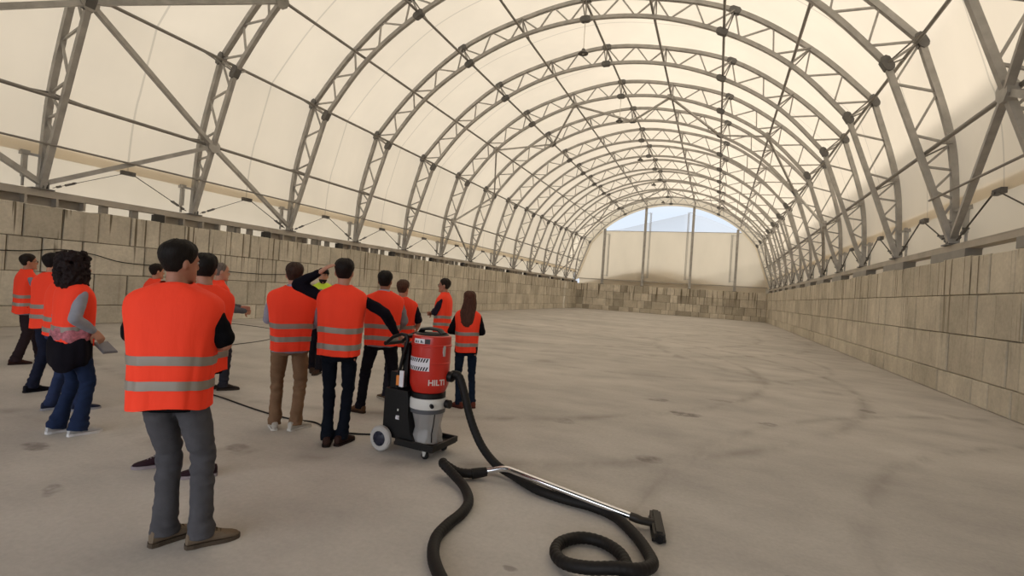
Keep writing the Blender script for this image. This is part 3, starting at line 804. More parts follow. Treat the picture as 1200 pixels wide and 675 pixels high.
b = MB(); b.tube([Vector(p)-o_ for p in ((4.62, 3.575, .071), (4.665, 3.567, .068), (4.70, 3.578, .058), (4.75, 3.60, .05), (4.79, 3.605, .045))], [.028, .03, .026, .026, .03], 14); b.build('swivel_joint', M['headp'], wand, smooth=True, angle=50)
hd = Matrix.Rotation(R(-79), 3, 'Z')
b = MB(); b.box(Vector((4.80, 3.605, .04))-o_, (.36, .075, .045), hd); b.box(Vector((4.80, 3.605, .066))-o_, (.34, .04, .016), hd); fh = b.build('floor_head', M['headp'], wand)
b = MB(); b.box(Vector((4.80, 3.605, .015))-o_, (.35, .09, .018), hd); b.build('brush_strip', M['black'], fh)
for q in (-.185, .185):
    c = hd @ Vector((q, .0, 0)); b = MB(); b.lathe([(.006, -.012), (.026, -.012), (.026, .012), (.006, .012)], 16, Vector((4.80, 3.605, .03))-o_+c, 'y'); b.build('roller', M['black'], fh, smooth=True, angle=30)
# power cord
cp = spline([(2.235, 4.06, .22), (2.19, 4.09, .12), (2.08, 4.18, .03), (1.90, 4.24, .009), (1.75, 4.17, .009), (1.60, 4.13, .009), (1.386, 4.13, .009), (1.12, 4.24, .009), (.80, 4.19, .009), (.222, 4.251, .009), (-.746, 4.44, .009), (-1.25, 4.40, .009), (-1.9, 4.6, .009), (-2.5, 5.5, .009),
             (-3.9, 6.496, .008), (-4.45, 7.521, .008), (-4.629, 8.364, .008), (-4.883, 9.016, .008), (-5.4, 9.9, .008), (-6.6, 10.6, .008), (-8.2, 10.7, .008), (-9.3, 10.3, .008)], 8)
b = MB(); b.tube(cp, .009, 8); tag(b.build('power_cord', M['black'], smooth=True), 'thin black power cord running over the floor from the vacuum past the standing people', 'cord')
b = MB(); b.tube(spline([(-4.6, 1.9, .008), (-4.2, 2.8, .008), (-4.08, 3.45, .008), (-4.2, 3.75, .008), (-4.5, 3.8, .008), (-5.2, 3.9, .008), (-7, 4.6, .008)], 8), .009, 8); tag(b.build('extension_cord', M['black'], smooth=True), 'short stretch of black cord on the floor by the man at the far left', 'cord')
b = MB(); b.tube(spline([(-9.55, 3.0, 1.72), (-9.58, 5.0, 1.70), (-9.57, 6.2, 1.74), (-9.58, 6.9, 1.84), (-9.58, 7.6, 1.78), (-9.58, 8.4, 1.62), (-9.58, 10.2, 1.60), (-9.58, 12.5, 1.55), (-9.58, 14.2, 1.62)], 8), .012, 6); tag(b.build('wall_cable', M['black'], smooth=True), 'black cable slung along the left block wall behind the people', 'cable')

# ------------------------------------------------------------------ people
M['vest'] = principled('hi_vis_orange', (1.0, .06, .024, 1), .75, 0, .04, 12, bump=.55, bscale=17, spec=.2, vstretch=(1, 1, .22))
M['vest_trim'] = principled('hi_vis_trim', (.9, .06, .02, 1), .7)
M['vest_yellow'] = principled('hi_vis_yellow', (.62, .78, .06, 1), .75, spec=.2)
M['band'] = principled('reflective_band', (.27, .235, .20, 1), .45, .2)
M['eye'] = principled('eye_white', (.5, .47, .44, 1), .3)
M['iris'] = principled('iris', (.03, .018, .012, 1), .2)
M['lips'] = principled('lips', (.36, .14, .11, 1), .5)
M['glasses'] = principled('spectacle_frame', (.015, .014, .014, 1), .3)
_c = {}
def cloth(hexc, var=.12, sc=9, bump=.25, rough=.85):
    if (hexc, var, sc) not in _c: _c[(hexc, var, sc)] = principled('cloth_'+hexc.strip('#'), hexc, rough, 0, var, sc, bump=bump, bscale=140, spec=.08)
    return _c[(hexc, var, sc)]
def skinm(hexc): 
    if ('s', hexc) not in _c: _c[('s', hexc)] = principled('skin_'+hexc.strip('#'), hexc, .55, 0, .06, 20, spec=.35)
    return _c[('s', hexc)]
def hairm(hexc):
    if ('h', hexc) not in _c: _c[('h', hexc)] = principled('hair_'+hexc.strip('#'), hexc, .6, 0, .3, 60, bump=.6, bscale=120, spec=.18, vstretch=(1, 1, .2))
    return _c[('h', hexc)]
def lerp(a, b_, t): return a+(b_-a)*t
HEAD = [(-.012, .018, .070, .030), (.0, .034, .084, .012), (.016, .047, .091, -.012), (.04, .058, .093, -.045), (.07, .066, .092, -.075), (.10, .0715, .091, -.092), (.13, .075, .093, -.102), (.16, .077, .092, -.105), (.19, .073, .081, -.097), (.212, .060, .058, -.076), (.227, .040, .030, -.046), (.236, .014, .0, -.018)]
def head_at(z):
    for a, c in zip(HEAD, HEAD[1:]):
        if a[0] <= z <= c[0]:
            t = (z-a[0])/(c[0]-a[0]); return [lerp(a[k_], c[k_], t) for k_ in (1, 2, 3)]
    return list(HEAD[-1][1:]) if z > HEAD[-1][0] else list(HEAD[0][1:])
def head_pt(z, th, inf=0):
    rx, yf, yb = head_at(z); yc = (yf+yb)/2; ry = (yf-yb)/2
    return Vector(((rx+inf)*math.sin(th), yc+(ry+inf)*math.cos(th), z))
def ik(a, c, l1, l2, pole):
    d = c-a; L = min(d.length, (l1+l2)*.999); dn = d.normalized()
    x = (l1*l1-l2*l2+L*L)/(2*L); h = math.sqrt(max(0, l1*l1-x*x))
    p = pole-dn*pole.dot(dn); p.normalize(); return a+dn*x+p*h
def sup(rx, ry, y0, z, n=28, e=2.4, f=None):
    out = []
    for j in range(n):
        a = 2*PI*j/n; c, s_ = math.cos(a), math.sin(a)
        k_ = f(a) if f else 1
        out.append(Vector((rx*k_*math.copysign(abs(c)**(2/e), c), y0+ry*k_*math.copysign(abs(s_)**(2/e), s_), z)))
    return out
VR = [(.80, .208, .152, .0), (.86, .207, .152, .0), (.95, .206, .148, .0), (1.05, .208, .146, .0), (1.15, .214, .147, .0), (1.25, .222, .148, .0), (1.33, .234, .143, -.004), (1.39, .237, .130, -.008), (1.435, .226, .109, -.012), (1.466, .190, .092, -.016), (1.49, .140, .080, -.018), (1.512, .098, .074, -.016), (1.525, .078, .070, -.012)]
def vest_ring(z, w, dpt, seed, off=0, n=96, taper=1):
    for a, c in zip(VR, VR[1:]):
        if a[0]-1e-6 <= z <= c[0]+1e-6: break
    t = min(1, max(0, (z-a[0])/(c[0]-a[0]))); rx, ry, y0 = (lerp(a[k_], c[k_], t) for k_ in (1, 2, 3))
    rx *= w*(1-(1-taper)*max(0, min(1, (1.36-z)/.5))); ry *= dpt
    if z < .9: pass
    low = max(0, min(1, (1.42-z)/.55)); ring = []
    for j in range(n):
        th = 2*PI*j/n; c_, s_ = math.cos(th), math.sin(th)
        f = 1+low*(.024*math.sin(5*th+seed+z*2.0)+.017*math.sin(9*th-seed*2+z*5)+.012*math.sin(14*th+seed*3)+.008*math.sin(23*th+seed-z*7))+.012*noise.noise(Vector((c_*3+seed, s_*3, z*9)))
        x = (rx*f+off)*math.copysign(abs(c_)**(2/2.5), c_); y = y0+(ry*f+off)*math.copysign(abs(s_)**(2/2.5), s_)
        ring.append(Vector((x, y, z+(.012*math.sin(3*th+seed)*(1 if z < .85 else .4)))))
    return ring
def hand(b, w, d, nrm_, side, curl=.5, spread=.12, scale=1):
    """palm plus five fingers: w wrist, d direction along the hand, nrm_ = palm-facing normal"""
    d = d.normalized(); nn = (nrm_-d*nrm_.dot(d)).normalized(); s_ = d.cross(nn)*side   # s_: towards the thumb
    b.capsule([w-d*.01, w+d*.03, w+d*.075], [(.020, .026), (.018, .036), (.015, .038)], 12, side=nn)
    for i, (off, L) in enumerate(((.030, .070), (.011, .079), (-.009, .073), (-.027, .058))):
        p = w+d*.082+s_*off; dd = (d+s_*(off*spread*10*.35)).normalized(); P = [p-d*.02, p]; q = p
        for j, f in enumerate((.45, .30, .25)):
            ang = curl*(.55+.5*j); dd2 = (dd*math.cos(ang)+nn*math.sin(ang)).normalized(); q = q+dd2*L*f; P.append(q)
        b.capsule(P, [.0095, .0098, .0092, .0085, .0075], 8)
    p = w+d*.025+s_*.028; t1 = (d*.55+s_*.75+nn*.25).normalized(); t2 = (d*.85+s_*.35+nn*.4*curl).normalized()
    b.capsule([p-t1*.015, p+t1*.035, p+t1*.035+t2*.032, p+t1*.035+t2*.055], [.013, .0125, .0105, .0085], 8)
def person(label, pos, rz, H, feet, toes, arms, look=(0, 0), skin='#b98468', hair='short', hairc='#1d1512', trousers='#33373d', shoe='#5b4a3c', sole='#3a322c', sleeve='#1a1a1d', short=False, vest='vest', vw=1, vd=1, hem=.82,
           legw=1, hemw=.064, shoew=1, hands=(True, True), hcurl=(.5, .5), collar=None, female=False, glasses=False, beard=None, extra=None, bands=(1.09, .965), hn=None, lean=0, cap=None, trs=9, taper=.95):
    s = H/1.76
    root = thing('person', label, 'person', (pos[0], pos[1], 0), R(rz), group='people in hi-vis vests', scale=s)
    inv = Matrix.Rotation(-R(rz), 3, 'Z')
    def loc(p): return (inv @ Vector((p[0]-pos[0], p[1]-pos[1], 0)))/s
    sh = min(.19, .187*vw)
    hip = [Vector((-.09, 0, .92)), Vector((.09, 0, .92))]
    ank = []; fdir = []
    for i in (0, 1):
        q = loc(feet[i]); fd = Vector((math.sin(R(toes[i])), math.cos(R(toes[i])), 0)); fdir.append(fd)
        ank.append(Vector((q.x, q.y, .085)))
    mid = (ank[0]+ank[1])/2
    knee = [ik(hip[i], ank[i], .43, .425, (fdir[i]*.6+Vector((0, .8, 0)))) for i in (0, 1)]
    shd = [Vector((-sh, -.01, 1.398)), Vector((sh, -.01, 1.398))]
    el = [Vector(arms[0][0]), Vector(arms[1][0])]; wr = [Vector(arms[0][1]), Vector(arms[1][1])]
    hrot = Matrix.Rotation(-R(look[0]), 3, 'Z') @ Matrix.Rotation(R(look[1]), 3, 'X')
    hp_ = Vector((0, .01, 1.528))
    hx = lambda p: hp_+hrot @ p
    # ---- body: one continuous surface
    b = MB()
    b.rings([sup(.15, .105, 0, .86), sup(.165, .115, 0, .95), sup(.145, .10, 0, 1.08), sup(.155, .105, 0, 1.2), sup(.17*min(1, vw), .112, 0, 1.32), sup(.155*min(1, vw), .095, -.01, 1.40), sup(.11, .075, -.015, 1.46), sup(.06, .06, -.01, 1.5)])
    b.capsule([(0, -.022, 1.42), (0, -.012, 1.5), hx(Vector((0, -.012, .03))), hx(Vector((0, -.01, .09)))], [.062, .056, .054, .05], 16)
    rs = []
    for z, rx, yf, yb in HEAD: rs.append([hx(head_pt(z, 2*PI*j/28)) for j in range(28)])
    b.rings(rs)
    rs = [[hx(Vector((x*w, y, z))) for x, y in ((-1, .082), (1, .082), (.55, tip), (-.55, tip))] for z, w, tip in ((.072, .014, .098), (.078, .017, .112), (.088, .013, .116), (.105, .009, .108), (.128, .008, .096))]
    b.rings(rs)     # nose
    b.capsule([hx(Vector((-.045, .078, .137))), hx(Vector((0, .086, .138))), hx(Vector((.045, .078, .137)))], [.009, .011, .009], 8)
    for q in (-1, 1): b.ell(hx(Vector((q*.078, -.008, .104))), (.010, .018, .031), 10, 8, hrot)
    b.ell(hx(Vector((0, .088, .006))), (.02, .012, .014), 10, 6, hrot)
    for i, q in ((0, -1), (1, 1)):
        b.capsule([shd[i], shd[i].lerp(el[i], .5), el[i]], [.040, .042, .038], 12)
        b.capsule([el[i], el[i].lerp(wr[i], .35), wr[i]], [.039, .038, .025], 12)
        if hands[i]:
            dd = (wr[i]-el[i]).normalized(); nv = Vector((-q, .15, 0))
            if hn and hn[i]: dd = Vector(hn[i][0]); nv = Vector(hn[i][1])
            hand(b, wr[i], dd, nv, -q if not (hn and hn[i] and len(hn[i]) > 2) else hn[i][2], hcurl[i])
        b.capsule([hip[i], knee[i], ank[i]], [.075, .048, .036], 12)
        b.capsule([ank[i]-fdir[i]*.03+Vector((0, 0, -.04)), ank[i]+fdir[i]*.07+Vector((0, 0, -.05)), ank[i]+fdir[i]*.14+Vector((0, 0, -.057))], [.026, .026, .018], 10)
    me = remesh(b.mesh('body', skinm(skin)), .0075, 3); body = link('body', me, root)
    for q in (-1, 1):
        b = MB(); b.ell(hx(Vector((q*.032, .080, .117))), (.014, .010, .0085), 12, 8, hrot); e = b.build('eye', M['eye'], body, smooth=True)
        b = MB(); b.ell(hx(Vector((q*.032, .0885, .117))), (.0055, .003, .0055), 10, 6, hrot); b.build('iris', M['iris'], e, smooth=True)
        b = MB(); b.tube([hx(Vector((q*.014, .094, .134))), hx(Vector((q*.034, .090, .140))), hx(Vector((q*.05, .078, .134)))], [.003, .004, .002], 6); b.build('eyebrow', hairm(hairc), body)
    b = MB(); b.capsule([hx(Vector((-.02, .086, .046))), hx(Vector((0, .094, .047))), hx(Vector((.02, .086, .046)))], [.004, .0065, .004], 8); b.build('lips', M['lips'], body, smooth=True)
    if glasses:
        b = MB()
        for q in (-1, 1):
            b.tube([hx(Vector((q*.034+.022*math.cos(a), .106, .116+.016*math.sin(a)))) for a in [2*PI*j/16 for j in range(17)]], .0022, 6)
            b.tube([hx(Vector((q*.056, .104, .12))), hx(Vector((q*.074, .09, .121))), hx(Vector((q*.081, .0, .118)))], .0024, 6)
        b.tube([hx(Vector((-.012, .107, .119))), hx(Vector((.012, .107, .119)))], .002, 6); b.build('glasses', M['glasses'], root, smooth=True)
    # ---- hair
    if hair in ('short', 'thin', 'long', 'curly'):
        T = {'short': .013, 'thin': .007, 'long': .02, 'curly': .03}[hair]
        def zmin(th):
            a = abs(th if th <= PI else th-2*PI)     # 0 front .. pi back
            pts_ = [(0, .192), (.55, .182), (.95, .150), (1.2, .115), (1.42, .108), (1.62, .125), (1.85, .085), (2.3, .058), (PI, .05)]
            if hair == 'thin': pts_ = [(0, .228), (.6, .222), (1.0, .175), (1.25, .13), (1.45, .11), (1.62, .125), (1.85, .085), (2.3, .055), (PI, .045)]
            for (a0, z0), (a1, z1) in zip(pts_, pts_[1:]):
                if a0 <= a <= a1: return lerp(z0, z1, (a-a0)/(a1-a0))
            return .04
        nT = 60; b = MB(); rs = []; inner = []
        for i in range(27):
            f = i/26; ring = []; rin = []
            for j in range(nT):
                th = 2*PI*j/nT; z0 = zmin(th); z = z0+(.2355-z0)*f
                k_ = min(1, (z-z0)/.035); tt_ = T*(.25+.75*k_**.6)*(.45+.85*max(0, min(1, (z-.10)/.10)))*(1+.35*noise.noise(Vector((math.sin(th)*4, math.cos(th)*4, z*26+label.__len__()))))
                top = max(0, (z-.17)/.065); p = head_pt(z, th, tt_*(1-.2*top)); p.z += tt_*top*.9
                if i == 0: p = head_pt(z, th, .001)
                ring.append(hx(p)); rin.append(hx(head_pt(z, th, -.006)))
            rs.append(ring); inner.append(rin)
        b.rings([inner[0]]+rs, cap=True)
        hr = b.build('hair', hairm(hairc), root, smooth=True, angle=70)
        if hair == 'long':
            b = MB(); rs = []
            path = [(.215, -.02, .082, .07), (.17, -.055, .088, .062), (.12, -.07, .097, .06), (.06, -.075, .102, .052), (0, -.085, .108, .048), (-.07, -.11, .112, .042), (-.15, -.13, .108, .036), (-.22, -.142, .092, .03), (-.285, -.142, .05, .016)]
            for i in range(len(path)*3-2):
                a, f = divmod(i, 3); f /= 3; p = path[a]; q = path[min(a+1, len(path)-1)]; z, y, rx, ry = (lerp(p[k_], q[k_], f) for k_ in range(4))
                ring = []
                for j in range(40):
                    th = 2*PI*j/40; k_ = 1+.05*math.sin(9*th+z*8)+.03*math.sin(17*th-z*14); v = Vector((rx*k_*math.cos(th), y+ry*k_*math.sin(th), z))
                    w_ = hx(v) if z > .08 else hx(v).lerp(hp_+v, min(1, (.08-z)/.15)); ring.append(w_)
                rs.append(ring)
            b.rings(rs); b.build('hair_length', hairm(hairc), hr, smooth=True)
        if hair == 'curly':
            b = MB(); rn = random.Random(4)
            for i in range(190):
                th = rn.uniform(.95, 2*PI-.95); z = rn.uniform(-.07, .25); r_ = .05+.035*math.sin(PI*(z+.09)/.36)
                a = Vector((math.sin(th)*(.06+r_*.72), -.03+math.cos(th)*(.07+r_*.72), z+.01)); b.ell(hx(a), (.034, .034, .034), 8, 6)
            for i in range(50):
                th = rn.uniform(0, 2*PI); q = rn.uniform(0, .085); b.ell(hx(Vector((math.sin(th)*q, -.02+math.cos(th)*q, .245-q*.3))), (.03, .03, .026), 8, 6)
            me = remesh(b.mesh('curls', hairm(hairc)), .009, 1)
            for v in me.vertices: v.co += Vector((noise.noise(v.co*38), noise.noise(v.co*38+Vector((7, 0, 0))), noise.noise(v.co*38+Vector((0, 9, 0)))))*.014
            link('curls', me, hr)
    if cap:
        b = MB(); b.rings([[hx(head_pt(z, 2*PI*j/32, .014+(.006 if z < .18 else 0))) for j in range(32)] for z in (.150, .17, .19, .21, .228, .2355)]); cp_ = b.build('cap', cloth(cap), root, smooth=True)
        b = MB(); rs = [[hx(Vector((x, .075+.09*math.cos(x*12), z))) for x in [-.07+.14*j/10 for j in range(11)]]+[hx(Vector((x, .06, z))) for x in [.07-.14*j/10 for j in range(11)]] for z in (.158, .166)]; b.rings(rs); b.build('brim', cloth(cap), cp_)
    if beard:
        b = MB(); rs = []
        for z in (-.016, .0, .015, .035, .055): rs.append([hx(head_pt(z, th, .008)) for th in [-1.3+2.6*j/20 for j in range(21)]]+[hx(head_pt(z, th, -.01)) for th in [1.3-2.6*j/20 for j in range(21)]])
        b.rings(rs); b.build('beard', hairm(beard), root, smooth=True)
    # ---- shirt with sleeves
    b = MB()
    b.rings([sup(.176*max(1, vw*taper*.97), .124, 0, hem-.02), sup(.172, .12, 0, 1.0), sup(.168, .118, 0, 1.15), sup(.178, .122, 0, 1.3), sup(.180, .112, -.01, 1.38), sup(.15, .09, -.014, 1.445), sup(.085, .07, -.014, 1.49), sup(.068, .066, -.008, 1.512)])
    for i in (0, 1):
        a, e, w = shd[i], el[i], wr[i]
        if short: b.capsule([a+Vector((0, 0, -.004)), a.lerp(e, .45), a.lerp(e, .82)], [.050, .061, .067], 14)
        else:
            b.capsule([a+Vector((0, 0, -.006)), a.lerp(e, .5), e], [.049, .056, .052], 14); b.capsule([e, e.lerp(w, .4), e.lerp(w, .93)], [.053, .050, .037], 14)
    me = remesh(b.mesh('shirt', cloth(sleeve)), .010, 3)
    displace(me, lambda c_: .006*noise.noise(Vector((c_.x*14, c_.y*14, c_.z*22+3))))
    link('shirt', me, root)
    if collar:
        b = MB(); b.rings([sup(.066, .064, -.012, 1.49, 24, 2), sup(.068, .066, -.012, 1.515, 24, 2), sup(.062, .062, -.008, 1.542, 24, 2), sup(.056, .056, -.008, 1.54, 24, 2), sup(.056, .056, -.01, 1.49, 24, 2)]); b.build('collar', cloth(collar), root, smooth=True)
    # ---- trousers
    b = MB()
    b.rings([sup(.10, .08, 0, .80), sup(.158*legw**.5, .118, -.004, .86), sup(.172*legw**.3, .125, -.006, .94), sup(.165, .118, 0, 1.02)])
    for i in (0, 1):
        fdn = fdir[i]; kf_ = knee[i]; top = hip[i]+Vector((0, -.006, .03)); end = ank[i]+Vector((0, 0, -.038))
        b.capsule([top, top.lerp(kf_, .5), kf_, kf_.lerp(end, .5)], [.094*legw, .084*legw, .066*legw, .060*legw], 16)
        b.tube([kf_, kf_.lerp(end, .5), kf_.lerp(end, .85), end], [.066*legw, .060*legw, lerp(.058*legw, hemw, .7), hemw], 18)
    me = remesh(b.mesh('trousers', cloth(trousers, .14, trs)), .010, 3)
    def crease(c_):
        near = math.exp(-((c_.z-.47)/.12)**2)+math.exp(-((c_.z-.14)/.08)**2)+.7*math.exp(-((c_.z-.80)/.08)**2)
        k_ = noise.noise(Vector((c_.x*9+c_.z*5, c_.y*9, c_.z*24)))+.5*noise.noise(Vector((c_.x*20, c_.y*20, c_.z*34)))
        return (.004+.010*near)*k_
    displace(me, crease)
    link('trousers', me, root)
    # ---- shoes
    for i in (0, 1):
        fd = fdir[i]; sd_ = Vector((fd.y, -fd.x, 0)); o = Vector((ank[i].x, ank[i].y, 0))
        P = lambda u, w, z: o+fd*u+sd_*w*shoew+Vector((0, 0, z))
        def ring(u, w, z0, z1, n=14):
            return [P(u, w*math.copysign(abs(math.cos(a))**.8, math.cos(a)), z0+(z1-z0)*(.5+.5*math.copysign(abs(math.sin(a))**.7, math.sin(a)))) for a in [2*PI*j/n for j in range(n)]]
        b = MB(); b.rings([ring(-.075, .016, .02, .07), ring(-.068, .030, .018, .09), ring(-.04, .036, .018, .10), ring(0, .037, .018, .10), ring(.04, .039, .018, .092), ring(.085, .044, .018, .075), ring(.125, .046, .018, .058), ring(.165, .041, .018, .047), ring(.19, .027, .018, .038), ring(.2, .010, .02, .03)])
        shn = b.build('shoe', cloth(shoe, .1, 20, .1, .6), root, smooth=True)
        outl = [(-.08, .012), (-.072, .030), (-.04, .039), (0, .037), (.05, .041), (.09, .047), (.13, .049), (.17, .043), (.197, .027), (.207, .008)]
        poly = [P(u, w, 0) for u, w in outl]+[P(u, -w, 0) for u, w in reversed(outl)]; n = len(poly); b = MB()
        b.add(poly+[p+Vector((0, 0, .024)) for p in poly], [tuple(range(n)), tuple(range(n, 2*n))]+[(j, (j+1) % n, n+(j+1) % n, n+j) for j in range(n)]); b.build('sole', cloth(sole, .05, 20, 0, .6), shn)
        b = MB()
        for u in (.055, .075, .095): b.tube([P(u, -.024, .088-(u-.055)*.6), P(u+.006, 0, .094-(u-.055)*.6), P(u, .024, .088-(u-.055)*.6)], .004, 6)
        b.build('laces', cloth(sole, .05, 20, 0, .6), shn)
    # ---- vest
    vz = [hem]+[z for z in (.83, .86, .90, .94, .98, 1.02, 1.06, 1.10, 1.14, 1.18, 1.22, 1.26, 1.30, 1.34, 1.37, 1.40, 1.425, 1.445, 1.465, 1.48, 1.495, 1.512, 1.525) if z > hem+.01]
    seed = len(label)*1.7+pos[0]*3
    ringsO = [vest_ring(z, vw, vd, seed, 0, 96, taper) for z in vz]; ringsI = [vest_ring(z, vw, vd, seed, -.006, 96, taper) for z in vz]
    b = MB(); b.rings(list(reversed(ringsI))+ringsO, cap=False)
    n = 96; N2 = len(vz)*2; b.f += [((N2-1)*n+j, (N2-1)*n+(j+1) % n, (j+1) % n, j) for j in range(n)]; b.m += [0]*n
    vo = b.build('vest', M[vest], root, smooth=True, angle=60)
    for zb in bands:
        if zb < hem+.03: continue
        b = MB(); hw = .026
        q = [vest_ring(zb+d_, vw, vd, seed, o2, 96, taper) for d_, o2 in ((-hw, -.002), (-hw, .004), (-hw*.3, .0048), (hw*.3, .0048), (hw, .004), (hw, -.002))]; b.rings(q, cap=False); b.build('reflective_band', M['band'], vo, smooth=True)
    b = MB(); z_ = vz[:-6]; b.rings([[r[24-1]+Vector((0, .002, 0)), r[24]+Vector((0, .006, 0)), r[24+1]+Vector((0, .002, 0))] for r in (vest_ring(z, vw, vd, seed, 0, 96, taper) for z in z_)], cap=True); b.build('zip', M['vest_trim'] if vest == 'vest' else M['band'], vo)
    # armhole binding where the sleeve comes out
    for i in (0, 1):
        d_ = (el[i]-shd[i]).normalized(); c_ = shd[i]+d_*.05; c_.x *= (.225*vw)/abs(c_.x) if abs(c_.x) > .05 else 1
    if extra: extra(root, dict(hx=hx, vw=vw, vd=vd, seed=seed, wr=wr, el=el))
    return root
DOWN = (((-.255, -.03, 1.15), (-.25, .05, .90)), ((.255, -.03, 1.15), (.25, .05, .90)))
def crossed(w=1.0): return (((-.228*w, .09, 1.16), (.05, .185, 1.19)), ((.232*w, .09, 1.16), (-.05, .20, 1.14)))
POS = {}
# far left group
person('man with glasses and grey sleeves at far left by the wall, hands raised', (-4.48, 4.13), -13.5, 1.64, ((-4.62, 4.42), (-4.46, 4.04)), (5, 5),
       (((-.25, .10, 1.22), (-.10, .31, 1.33)), ((.25, .10, 1.20), (.10, .33, 1.36))), look=(5, 4), hair='short', hairc='#20160f', trousers='#2b2124', shoe='#3a2520', sole='#2a1d1a', sleeve='#7d7f8c', glasses=True, vw=.95, skin='#b07a60', legw=1.08, hemw=.075)
person('person in dark jeans half hidden behind the curly-haired woman', (-2.33, 3.43), 12, 1.66, ((-2.39, 3.33), (-2.2, 3.5)), (10, 25), crossed(), look=(15, 0), hair='short', hairc='#17100e', trousers='#1d2030', shoe='#14141c', sole='#14141c', sleeve='#2a2a33', vw=.95)
person('person in blue jeans and white-soled shoes directly behind the curly-haired woman', (-1.3, 3.06), -6, 1.58, ((-1.39, 3.05), (-1.15, 3.2)), (8, 10), crossed(.95), look=(5, 0), hair='short', hairc='#17100e', trousers='#2b3450', shoe='#23283a', sole='#8f8f96', sleeve='#33343c', vw=.85, hem=.9, female=True)
def w1_extra(root, d):
    b = MB(); rs = []
    for z, rx, ry in ((.66, .18, .145), (.69, .205, .16), (.78, .215, .165), (.87, .21, .165), (.93, .20, .16), (.95, .185, .145)):
        rs.append([Vector((rx*(1+.05*math.sin(6*t+z*9)+.03*math.sin(11*t))*math.cos(t), -.01+ry*(1+.05*math.sin(5*t-z*8))*math.sin(t), z+.03*math.sin(3*t+1))) for t in [2*PI*j/60 for j in range(60)]])
    b.rings(rs); b.build('waist_jacket', cloth('#15131a'), root, smooth=True)
    b = MB(); rs = []
    for z, rx, ry in ((.93, .195, .155), (.98, .205, .165), (1.04, .20, .16), (1.07, .18, .14)):
        rs.append([Vector((rx*(1+.04*math.sin(8*t))*math.cos(t), ry*(1+.04*math.sin(9*t+1))*math.sin(t), z+.015*math.sin(4*t))) for t in [2*PI*j/48 for j in range(48)]])
    b.rings(rs); b.build('blouse_hem', principled('floral_blouse', '#a8626c', .8, 0, .5, 30), root, smooth=True)
person('curly dark-haired woman with grey sleeves and jacket round her waist', (-.37, 2.71), -4, 1.64, ((-.48, 2.68), (-.26, 2.74)), (3, 6),
       (((-.215, -.04, 1.16), (-.17, .17, 1.03)), ((.232, -.09, 1.16), (.19, .09, 1.03))), look=(0, 3), hair='curly', hairc='#1c1010', trousers='#1f2a44', shoe='#a8a6a6', sole='#c8c6c6', sleeve='#8f9099', vw=.88, vd=1.02, hem=.88, hn=(((.1, .5, -.8), (1, 0, 0)), ((0, .62, -.78), (-1, 0, .1))), bands=(1.05,), female=True, legw=.98, hemw=.086, extra=w1_extra, skin='#b8876f')
tb = thing('folder', 'small grey folder held by the curly-haired woman', 'folder', (-.19, 2.885, .80)); b = MB(); b.box((0, 0, 0), (.18, .12, .015), Matrix.Rotation(R(25), 3, 'Y')); b.box((0, 0, .009), (.17, .11, .008), Matrix.Rotation(R(25), 3, 'Y')); b.build('cover', principled('folder_grey', '#6c6a70', .6), tb)
# big man in the foreground
person('tall dark-haired man nearest the viewer, seen from behind, grey trousers and beige shoes', (2.20, 1.927), 34, 1.745, ((2.21, 1.94), (2.41, 2.02)), (44, 62),
       (((-.235, .05, 1.17), (.02, .23, 1.20)), ((.268, .02, 1.17), (-.0, .25, 1.12))), look=(38, 0), hair='short', hairc='#16100d', trousers='#4a494d', shoe='#6f6152', sole='#4c4238', sleeve='#0d0d10', short=True, vw=1.09, vd=1.06, taper=.92, hem=.81, bands=(1.085, .945), skin='#a3705a', legw=1.02, hemw=.074)
person('dark-haired man in light grey trousers and maroon shoes, mostly hidden behind the foreground man', (1.36, 2.70), 84, 1.71, ((1.52, 2.70), (1.06, 2.66)), (-52, -58), crossed(1.0), look=(40, -2), hair='short', hairc='#15100e', trousers='#6b6a6d', shoe='#2c1c22', sole='#8a8084', sleeve='#101014', vw=1.0, bands=(1.1, .96), skin='#a87863')
person('man mostly hidden behind the foreground man, only head top and shoulder showing', (-2.81, 4.93), -12, 1.62, ((-2.92, 4.9), (-2.7, 5.0)), (10, 15), crossed(), look=(0, 0), hair='short', hairc='#231812', trousers='#2c2c33', shoe='#221d1b', sleeve='#2a2b33')
person('balding grey-haired man with folded grey sleeves by the left wall', (-1.04, 4.64), -24, 1.69, ((-1.14, 4.6), (-.93, 4.71)), (5, 12), (((-.24, .07, 1.18), (.0, .30, 1.15)), ((.24, .08, 1.15), (.05, .34, 1.10))), look=(2, -2), hair='thin', hairc='#6a5f58', trousers='#2e2e36', shoe='#2a2320', sleeve='#5a5d66', skin='#b9866e', vw=.95)
# middle group
person('man in tan trousers and white sneakers with short brown hair', (1.06, 3.88), 46, 1.715, ((.95, 3.85), (1.13, 3.95)), (-8, 52), (((-.225, .05, 1.16), (-.02, .23, 1.17)), ((.272, .0, 1.15), (.15, .23, 1.05))), look=(6, 2), hair='short', hairc='#33221b', trousers='#7b604a', shoe='#b7b1a8', sole='#c4c0b8', sleeve='#8d8a99', vw=1.06, taper=.86, hem=.85, collar='#9a97ab', bands=(1.11, .975), skin='#b98670', hemw=.07)
person('worker in black cap and yellow vest partly hidden between two men in orange', (-.96, 6.43), -150, 1.73, ((-.9, 6.40), (-1.12, 6.48)), (10, -20), (((-.26, .02, 1.16), (-.2, .2, 1.05)), ((.26, .02, 1.16), (.2, .2, 1.05))), look=(-15, 0), hair='short', hairc='#141010', trousers='#1c1a20', shoe='#3c2a20', sleeve='#222228', vest='vest_yellow', cap='#121216', beard='#1c1512')
